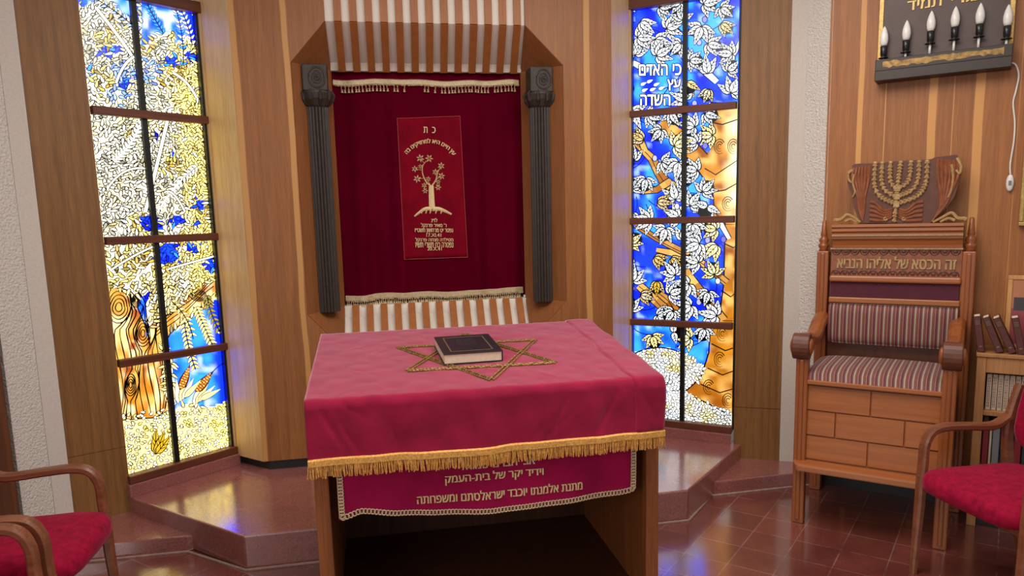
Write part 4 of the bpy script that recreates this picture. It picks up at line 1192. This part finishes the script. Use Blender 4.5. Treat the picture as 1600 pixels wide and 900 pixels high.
def backpad(x0, x1, z0, z1, yf, yb):
    fn = lambda u, v: (x0+(x1-x0)*u, yf+0.022*(abs(2*u-1)**8)+0.022*(abs(2*v-1)**6)-0.008*math.cos((u-.5)*2.6)*math.cos((v-.5)*2.6), z0+(z1-z0)*v)
    b = MB().grid(fn, 40, 20); nu, nv = 40, 20
    ring = [k for k in range(nu+1)]+[(nu+1)*j+nu for j in range(1, nv+1)]+[(nu+1)*nv+k for k in range(nu-1, -1, -1)]+[(nu+1)*j for j in range(nv-1, 0, -1)]
    i = len(b.v); b.v += [(b.v[k][0], yb, b.v[k][2]) for k in ring]
    for k in range(len(ring)): j = (k+1) % len(ring); b.f.append((ring[k], ring[j], i+j, i+k))
    return cp(b, 'back_cushion', M['stripe'], smooth=True)
backpad(0.060, 0.672, 0.872, 1.088, 0.475, 0.54)
cp(MB().box((0.055, 0.545, 0.76), (0.675, 0.56, 1.50)), 'back_board', M['carveddark'])
cp(MB().box((0.055, 0.520, 1.090), (0.675, 0.548, 1.122)), 'back_rail', M['thronex'], bevel=0.006)
cp(MB().box((0.062, 0.534, 1.124), (0.668, 0.548, 1.206)), 'velvet_band', M['purple'])
cp(MB().box((0.055, 0.515, 1.206), (0.675, 0.548, 1.240)), 'back_rail', M['thronex'], bevel=0.009)
ib = cp(MB().box((0.060, 0.532, 1.240), (0.672, 0.548, 1.382)), 'inscription_board', M['carved'])
for zb, sg in ((1.246, 1), (1.378, -1)):
    sca = MB()
    for k in range(13):
        x = 0.085+k*0.0465
        sca.tube([(x+0.021*math.cos(a/6*PI), 0.531, zb+sg*0.024*math.sin(a/6*PI)) for a in range(7)], 0.0035, 5)
        sca.ell((x, 0.531, zb+sg*0.008), (0.012, 0.004, 0.010), 8, 5)
    sca.build('scallop_carving', M['carveddark'], ib)
text_obj('זה הכסא של אליהו הנביא', M['giltwood'], ib, lambda u, q, d: (0.370+u, 0.531-d, 1.312+q), 0.555, 0.066, depth=0.006, bold=0.035)
cp(MB().box((0.055, 0.522, 1.382), (0.675, 0.548, 1.390)), 'gilt_moulding', M['giltwood'])
prof = [(0.548, 1.390), (0.520, 1.390), (0.518, 1.405), (0.508, 1.428), (0.496, 1.440), (0.496, 1.452), (0.486, 1.458), (0.486, 1.468), (0.474, 1.480), (0.474, 1.494), (0.464, 1.502), (0.464, 1.516), (0.548, 1.516)]
cor = cp(MB().extr(prof[::-1], 'x', 0.066, 0.672), 'cornice', M['thronex'])
g = MB().tube([(0.066, 0.490, 1.456), (0.672, 0.490, 1.456)], 0.006, 8); g.build('gilt_moulding', M['giltwood'], cor)
# crest
def CR(x, y, d=0.0):
    return (0.065+(1270+x/3.748-1302)*0.002966, 0.520-d, 1.515+(351-(240+(y+(x-500)*0.022)/3.748))*0.00339)
out = bez([(300, 412), (268, 372), (240, 300), (232, 250), (206, 200), (196, 140), (206, 112), (232, 100), (224, 82), (250, 70), (340, 70), (430, 66), (510, 62), (600, 60), (680, 58), (710, 48), (770, 44), (826, 40), (838, 70), (862, 104), (850, 160), (836, 220), (822, 270), (780, 330), (735, 375), (700, 412)], 4)
pts = [CR(*p) for p in out]
cr = MB().extr([(p[0], p[2]) for p in pts], 'y', 0.518, 0.545); crest = cp(cr, 'crest', M['carveddark'])
fe = MB(); gd = MB()
def ridge(mb, P, r0, r1, d=0.004):
    Q = bez(P, 6); mb.tube([CR(q[0], q[1], d) for q in Q], [r0+(r1-r0)*i/(len(Q)-1) for i in range(len(Q))], 6)
for k in range(6):
    t = k/5
    ridge(fe, [(236+t*92, 92-t*8), (228+t*100, 160+t*8), (262+t*52, 250), (276+t*34, 330+t*10), (304, 400)], 0.010, 0.004)
    ridge(fe, [(826-t*100, 66-t*8), (838-t*110, 150+t*6), (806-t*60, 240), (780-t*30, 310+t*10), (706+t*6, 402)], 0.010, 0.004)
gl, gr = MB(), MB(); gd = gl
ridge(gd, [(232, 106), (206, 124), (208, 160), (228, 180)], 0.009, 0.005, .010); ridge(gd, [(240, 130), (234, 180), (250, 230), (236, 262)], 0.007, 0.004, .010)
gd = gr
ridge(gd, [(826, 56), (850, 100), (846, 140), (826, 120)], 0.009, 0.006, .010); ridge(gd, [(800, 90), (812, 160), (806, 230), (790, 270)], 0.007, 0.004, .010)
for q in range(5):
    ridge(fe, [(478, 330+q*12), (430, 340+q*14), (380, 300+q*24), (345, 290+q*26)], 0.006, 0.008); ridge(fe, [(518, 330+q*12), (560, 340+q*14), (610, 300+q*24), (655, 290+q*26)], 0.006, 0.008)
fe.build('feather_carving', M['carved'], crest); 
for sx, cx in ((1, 440), (-1, 548)):
    gd = MB(); ridge(gd, [(cx+12*math.cos(a*.7)*(1-a*.09), 386+12*math.sin(a*.7)*(1-a*.09)) for a in range(9)], 0.006, 0.004, .008); gd.build('gilt_curl', M['giltwood'], crest)
gd = MB()
ridge(gd, [(140, 398), (170, 392), (205, 366), (240, 376), (290, 408)], 0.010, 0.006, .012); ridge(gd, [(196, 404), (230, 392), (268, 408)], 0.008, 0.006, .012); ridge(gd, [(130, 402), (134, 396), (142, 402)], 0.010, 0.008, .012)
gd.build('gilt_scroll', M['giltwood'], crest); gd = MB()
ridge(gd, [(890, 384), (850, 382), (815, 354), (770, 376), (716, 406)], 0.010, 0.006, .012); ridge(gd, [(836, 396), (800, 384), (756, 404)], 0.008, 0.006, .012); ridge(gd, [(888, 378), (894, 388), (884, 392)], 0.010, 0.008, .012)
gd.build('gilt_scroll', M['giltwood'], crest); gl.build('gilt_edge', M['giltwood'], crest); gr.build('gilt_edge', M['giltwood'], crest)

me_ = MB()
def bead(P, w=0.0085):
    Q = bez(P, 5); me_.tube([CR(q[0], q[1], 0.005) for q in Q], w, 6)
    acc = 0
    for i in range(1, len(Q)):
        acc += math.hypot(Q[i][0]-Q[i-1][0], Q[i][1]-Q[i-1][1])
        if acc > 17:
            acc = 0; dx, dy = Q[i][0]-Q[i-1][0], Q[i][1]-Q[i-1][1]; l = math.hypot(dx, dy)
            for sg in (-1, 1):
                nx, ny = -dy/l*sg, dx/l*sg
                me_.tube([CR(Q[i][0], Q[i][1], 0.008), CR(Q[i][0]+nx*9-dx/l*8, Q[i][1]+ny*9-dy/l*8, 0.011), CR(Q[i][0]+nx*8-dx/l*20, Q[i][1]+ny*8-dy/l*20, 0.007)], [0.003, 0.0075, 0.002], 6)
for xl, xr, yb in ((365, 665, 302), (407, 620, 262), (455, 573, 216)):
    h = yb-60
    bead([(xl, 76), (xl+2, 76+h*.5), (xl+(500-xl)*.32, yb-h*.16), (498, yb)]); bead([(xr, 70), (xr-2, 70+h*.5), (xr-(xr-500)*.32, yb-h*.16), (502, yb)])
bead([(515, 72), (508, 150), (502, 250), (498, 330), (494, 408)])
for y in (216, 262, 305):
    a = CR(502, y, 0.004); me_.box((a[0]-0.014, a[1]-0.012, a[2]-0.014), (a[0]+0.014, a[1], a[2]+0.014))
for x in (365, 407, 455, 515, 573, 620, 665):
    a = CR(x, 70, 0.006); me_.ell(a, (0.012, 0.009, 0.010), 10, 6)
me_.build('menorah_relief', M['giltwood'], crest)
# arms
def arm(x, name='arm'):
    P = bez([(0.53, 1.005), (0.44, 0.985), (0.33, 0.935), (0.22, 0.925), (0.12, 0.945), (0.03, 0.950)], 5)
    a = cp(MB().sweep([(x, p[0], p[1]) for p in P], (1, 0, 0), 0.072, [0.07]*len(P)), 'arm', M['throne'], bevel=0.004)
    sc_ = MB(); n = 20
    ring = lambda xx, s: [(xx, 0.012+0.052*s*math.cos(k/n*2*PI), 0.925+0.066*s*math.sin(k/n*2*PI)) for k in range(n)]
    sc_.rings([ring(x-0.040, .96), ring(x-0.036, 1), ring(x+0.036, 1), ring(x+0.040, .96)])
    sc_.build('arm_scroll', M['carveddark'], a)
    ro = MB()
    for sg in (-1, 1): ro.ell((x+sg*0.042, 0.012, 0.925), (0.014, 0.034, 0.042), 14, 8)
    ro.build('rosette', M['throne'], a, smooth=True)
arm(0.024); arm(0.672)

# ------------------------------------------------------------------ bookcase and its books
bc = tag(empty('bookcase', (O3.x, O3.y, 0), math.atan2(TV.y, TV.x)), 'light wooden bookcase of books beside the carved throne', 'bookcase')
D0, D1, X0, X1 = 0.385, 0.640, 0.765, 1.62
def bp_(a, b, n, mat=M['shelfwood'], bev=0.003): return MB().box(a, b).build(n, mat, bc, bevel=bev)
bp_((X0, D0, 0), (X0+0.04, D1, 0.868), 'side_panel'); bp_((X1-0.04, D0, 0), (X1, D1, 0.868), 'side_panel')
bp_((X0-0.004, D0-0.008, 0.868), (X1+0.004, D1, 0.886), 'top_board'); bp_((X0+0.04, D0+0.002, 0.79), (X1-0.04, D0+0.02, 0.868), 'top_rail')
for z in (0.575, 0.290): bp_((X0+0.04, D0+0.004, z), (X1-0.04, D1-0.01, z+0.024), 'shelf')
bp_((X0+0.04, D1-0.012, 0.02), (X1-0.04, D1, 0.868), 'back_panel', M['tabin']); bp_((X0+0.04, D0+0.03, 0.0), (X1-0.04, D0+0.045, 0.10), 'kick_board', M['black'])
def book(name, label, group, x, y, z, w, d, h, mat, tilt=0.0, stamp=None, pagec=None):
    r = empty(name); r.matrix_world = RW @ Matrix.Translation((x, y, z)) @ Matrix.Rotation(tilt, 4, 'Y')
    tag(r, label, 'book', group)
    c = MB().box((0, 0, 0), (0.003, d, h)).box((w-0.003, 0, 0), (w, d, h)).box((0, 0, 0), (w, 0.003, h)).build('cover', mat, r)
    MB().box((0.003, 0.003, 0.004), (w-0.003, d-0.006, h-0.004)).build('pages', pagec or M['paper'], r)
    if stamp:
        s = MB()
        for k in range(stamp): s.box((w*.2, -0.0008, h*(.86-k*.045)), (w*.8, 0.0005, h*(.88-k*.045)))
        s.build('spine_lettering', M['gilt'], c)
        MB().ell((w*.5, -0.0002, h*.14), (w*.24, 0.0008, h*.03), 10, 6).build('spine_emblem', M['gilt'], c)
    return r
ZT = 0.887
desc = ['brown book at the left end of the bookcase top, leaning slightly', 'brown book leaning steeply left, second from the throne on the bookcase top', 'brown book leaning left, third from the throne on the bookcase top', 'brown book standing below the framed photograph, fourth from the throne', 'brown book at the right edge of the photo, on the bookcase top']
for k, (x, ti, h) in enumerate(((0.764, -.155, .176), (0.842, -.385, .180), (0.893, -.43, .182), (0.929, -.215, .177), (0.972, -.13, .176))):
    # each leans to the left on its lower left edge
    book('prayer_book', desc[k], 'brown books on the bookcase top', x, 0.40, ZT+0.0005, 0.031, 0.12, h, M['bookbrown'], ti, 3)
for k in range(9):
    x = 0.812+k*0.0235
    r = book('booklet', 'pale printed booklet in the row on the middle shelf, %s' % ('at its left end' if k == 0 else 'partly behind the red chair'), 'pale booklets on the middle shelf', x, 0.42, 0.600, 0.0215, 0.13, 0.178, M['bookcream'])
    s = MB(); rr = random.Random(k)
    z = 0.012
    while z < 0.16:
        l = rr.uniform(.004, .014)
        for c0 in (.25, .55): s.box((0.0215*c0, -0.0007, z), (0.0215*(c0+.14), 0.0004, z+l))
        z += l+.003
    s.build('spine_print', M['print'], [c for c in kids(r) if c.name.startswith('cover')][0])
low = (('red', .026, .225, M['bookred']), ('cream', .010, .20, M['bookcream']), ('grey', .030, .21, M['bookgrey']), ('dark blue', .030, .20, M['bookblue']), ('grey', .020, .19, M['bookgrey']), ('red', .03, .20, M['bookred']), ('dark blue', .03, .21, M['bookblue']))
x = 0.810
lowd = ['tall red book at the left end of the lower shelf', 'thin cream book beside the tall red book on the lower shelf', 'grey book beside the thin cream book on the lower shelf', 'dark blue book beside the grey book on the lower shelf', 'thin grey book behind the chair back on the lower shelf', 'shorter red book behind the red chair on the lower shelf', 'dark blue book furthest right on the lower shelf']
for (cn, w, h, mm), d_ in zip(low, lowd):
    book('hardback_book', d_, 'books on the lower shelf', x, 0.43, 0.315, w, 0.15, h, mm); x += w+.003

# framed photograph leaning on the wall above the books
fp = empty('framed_photograph'); fp.matrix_world = RW @ Matrix.Translation((0.873, 0.560, ZT+0.175)) @ Matrix.Rotation(math.radians(-9), 4, 'X')
fp.matrix_world = RW @ Matrix.Translation((0.873, 0.575, ZT+0.001)) @ Matrix.Rotation(math.radians(-8), 4, 'X')
tag(fp, 'small framed photograph in a light wooden frame propped behind the brown books', 'picture')
fw, fh = 0.30, 0.365
b = MB()
for (xa, za, xb, zb) in ((0, 0, fw, .022), (0, fh-.022, fw, fh), (0, .022, .022, fh-.022), (fw-.022, .022, fw, fh-.022)): b.box((xa, 0, za), (xb, .018, zb))
b.build('frame', M['framewood'], fp, bevel=0.003)
pic = MB().box((.02, .006, .02), (fw-.02, .010, fh-.02)).build('print', plain('photo_wall', srgb(176, 110, 70), .4), fp)
MB().box((.022, .0052, .022), (fw-.022, .006, .20)).build('print_floor', plain('photo_floor', srgb(140, 50, 56), .4), pic)
MB().box((.03, .0044, .19), (.075, .0052, .255)).box((.10, .0044, .19), (.15, .0052, .24)).build('print_furniture', plain('photo_furniture', srgb(52, 40, 44), .4), pic)
MB().box((.078, .0044, .20), (.092, .0052, .33)).box((.092, .0044, .30), (.16, .0052, .33)).build('print_door', plain('photo_door', srgb(226, 214, 200), .4), pic)
# gold-framed picture cut by the right edge
wp = empty('wall_picture'); wp.matrix_world = RW @ Matrix.Translation((0.898, 0.628, 1.492))
tag(wp, 'gold framed picture hanging on the wall at the right edge of the photo', 'picture')
b = MB(); ww, wh = 0.5, 0.62
for (xa, za, xb, zb) in ((0, 0, ww, .02), (0, wh-.02, ww, wh), (0, .02, .02, wh-.02), (ww-.02, .02, ww, wh-.02)): b.box((xa, 0, za), (xb, .028, zb))
b.build('frame', M['brass'], wp, bevel=0.004)
MB().box((.018, .012, .018), (ww-.018, .026, wh-.018)).build('print', plain('picture_paper', srgb(206, 186, 150), .5, noise=.15, nscale=8), wp)

# ------------------------------------------------------------------ memorial board with six bulbs
mbd = empty('memorial_light_board'); mbd.matrix_world = RW @ Matrix.Translation((0.232, 0.66, 2.25))
tag(mbd, 'dark wall board with gold lettering and a ledge of six bulbs above the throne', 'lamp')
BWd = 0.592
MB().box((0.012, -0.03, 0.10), (BWd-0.012, -0.001, 0.85)).build('board', M['bronze'], mbd)
MB().box((0.0, -0.036, 0.10), (0.022, -0.001, 0.85)).box((BWd-0.022, -0.036, 0.10), (BWd, -0.001, 0.85)).build('edge_frame', M['brass'], mbd, bevel=0.002)
lg = MB().box((0.0, -0.10, 0.05), (BWd, -0.001, 0.108)).box((0.0, -0.108, 0.0), (BWd, -0.001, 0.05)).build('ledge', M['bronzed'], mbd, bevel=0.003)
rr = random.Random(3); top_, bot_ = [], []
for i in range(33):
    x = 0.035+i*(BWd-0.07)/32; top_.append((x, 0.098-rr.random()*.008)); bot_.append((x, 0.060+rr.random()*.012))
sm = MB()
for i in range(32):
    sm.quad((bot_[i][0], -0.1012, bot_[i][1]), (bot_[i+1][0], -0.1012, bot_[i+1][1]), (top_[i+1][0], -0.1012, top_[i+1][1]), (top_[i][0], -0.1012, top_[i][1]))
pm_ = plain('worn_gilt', srgb(150, 116, 60), .45, metal=.3, noise=.6, nscale=40)
sm.build('worn_gilt_plate', pm_, lg)
def btext(s, xc, zc, w, h): text_obj(s, M['brass'], mbd, lambda u, q, d: (xc+u, -0.031-d, zc+q), w, h, depth=0.004, bold=.03)
btext('תמיד', 0.205, 0.366, 0.150, 0.046); btext('לנגדי', 0.410, 0.372, 0.170, 0.060); btext("שויתי ה'", 0.30, 0.49, 0.32, 0.06)
for k, (x, lift) in enumerate(((0.028, 0.006), (0.130, 0.020), (0.238, 0.048), (0.342, 0.052), (0.446, 0.050), (0.560, 0.024))):
    d = ('leftmost', 'second', 'third', 'fourth', 'fifth', 'rightmost')[k]
    r = empty('candle_bulb'); r.matrix_world = RW @ Matrix.Translation((0.232+x+0.004, 0.66-0.062, 2.358))
    tag(r, '%s white candle bulb in black holder on the memorial board ledge%s' % (d, ', counted from the left' if 0 < k < 5 else ''), 'bulb', 'candle bulbs on the memorial board')
    MB().lathe([(0.006, 0), (0.006, lift+.002)], (0, 0, 0), 10).build('stem', M['plastic'], r, smooth=True)
    MB().lathe([(0.006, 0), (0.024, 0.003), (0.025, 0.006), (0.012, 0.010), (0.012, 0.014), (0.015, 0.018), (0.0165, 0.064), (0.014, 0.066)], (0, 0, lift), 20).build('holder', M['holder'], r, smooth=True)
    MB().lathe([(0.013, 0), (0.018, 0.014), (0.0205, 0.034), (0.019, 0.052), (0.014, 0.072), (0.007, 0.090), (0.002, 0.098), (0.0005, 0.100)], (0, 0, lift+0.064), 20).build('bulb_glass', M['bulb'], r, smooth=True)
cd = empty('light_cord'); cd.matrix_world = RW @ Matrix.Translation((0.83, 0.654, 2.25))
tag(cd, 'white cord with inline switch hanging from the memorial board', 'cord')
P = bez([(-0.012, -0.012, 0.03), (0.010, -0.006, 0.02), (0.026, -0.002, -0.03), (0.020, 0, -0.10), (0.012, 0, -0.16), (0.024, 0, -0.25), (0.026, 0, -0.34), (0.018, 0, -0.45), (0.022, 0, -0.505)], 6)
MB().tube(P, 0.0042, 7).build('cable', M['plastic'], cd, smooth=True)
sw2 = MB().ell((0.022, -0.008, -0.545), (0.017, 0.012, 0.042), 16, 12).build('switch', M['plastic'], cd, smooth=True)
MB().box((0.016, -0.0225, -0.556), (0.028, -0.018, -0.534)).build('rocker', M['bookgrey'], sw2)

# ------------------------------------------------------------------ upholstered armchairs
def armchair():
    r = empty('armchair')
    wd = M['chairwood']
    for sy in (-1, 1):
        y = sy*0.262
        P = bez([(-0.165, 0.650), (-0.09, 0.616), (0.05, 0.624), (0.15, 0.628), (0.212, 0.612), (0.242, 0.560), (0.246, 0.48), (0.250, 0.42)], 6)
        a = MB().sweep([(p[0], y, p[1]) for p in P], (0, 1, 0), 0.046, [0.030]*len(P)).build('arm', wd, r)
        MB().sweep([(0.250, y, 0.43), (0.252, y, 0.30), (0.266, y, 0.0)], (0, 1, 0), [0.042, 0.042, 0.030], [0.036, 0.036, 0.026]).build('leg', wd, r)
        Q = bez([(-0.310, 0.0), (-0.225, 0.25), (-0.182, 0.45), (-0.172, 0.62), (-0.215, 0.785)], 5)
        MB().sweep([(q[0], y, q[1]) for q in Q], (0, 1, 0), 0.036, [0.034+0.016*math.sin(PI*i/(len(Q)-1)) for i in range(len(Q))]).build('leg', wd, r)
        MB().sweep([(-0.19, y, 0.385), (0.25, y, 0.395)], (0, 1, 0), 0.026, 0.045).build('side_rail', wd, r)
    MB().sweep([(0.235, -0.26, 0.385), (0.235, 0.26, 0.385)], (1, 0, 0), 0.026, 0.045).build('front_rail', wd, r)
    MB().sweep([(-0.195, -0.26, 0.385), (-0.195, 0.26, 0.385)], (1, 0, 0), 0.026, 0.045).build('rear_rail', wd, r)
    # seat: rounded slab, crowned, rolled at the front
    n = 28; rings_ = []
    def outline(s, k):
        t = k/n*2*PI; c, s_ = math.cos(t), math.sin(t); e = 0.42
        x = math.copysign(abs(c)**e, c)*0.255*s+0.055; y = math.copysign(abs(s_)**e, s_)*0.238*s
        if x > 0.1: y *= 1.0+0.12*min(1, (x-0.1)/0.15)
        return x, y
    for s, z in ((0.90, 0.392), (0.985, 0.402), (1.0, 0.422), (0.99, 0.445), (0.955, 0.462), (0.86, 0.473), (0.6, 0.480), (0.3, 0.483), (0.02, 0.484)):
        rings_.append([(outline(s, k)[0], outline(s, k)[1], z-0.010*max(0, (outline(s, k)[0]-0.15)/0.15)+0.008*max(0, -outline(s, k)[0])) for k in range(n)])
    MB().rings(rings_).build('seat', M['seat'], r, smooth=True)
    rings_ = []
    for s, dx in ((0.92, -0.026), (1.0, -0.018), (1.0, 0.012), (0.93, 0.026), (0.6, 0.033), (0.05, 0.035)):
        ring = []
        for k in range(n):
            t = k/n*2*PI; c, q = math.cos(t), math.sin(t); e = 0.5
            y = math.copysign(abs(c)**e, c)*0.236*s; z = 0.690+math.copysign(abs(q)**e, q)*0.165*s
            ring.append((-0.165-(z-0.52)*0.20+dx-0.05*(1-(y/0.236)**2)*.5, y, z))
        rings_.append(ring)
    MB().rings(rings_).build('backrest', M['seat'], r, smooth=True)
    return r
chA = armchair()
chA.scale = (1, 1, 1.045); chA.location = (-1.365, 2.825, 0); chA.rotation_euler = (0, 0, math.radians(0))
tag(chA, 'red velvet wooden armchair at the left, the one nearer the stained glass window', 'chair', 'red velvet armchairs')
chB = copy_tree(chA); chB.location = (-1.375, 2.235, 0)
tag(chB, 'red velvet wooden armchair at the bottom left corner, mostly out of frame', 'chair', 'red velvet armchairs')
chC = copy_tree(chA); chC.location = (2.540, 2.405, 0); chC.rotation_euler = (0, 0, math.radians(180))
tag(chC, 'red velvet wooden armchair at the right, in front of the throne and bookcase', 'chair', 'red velvet armchairs')
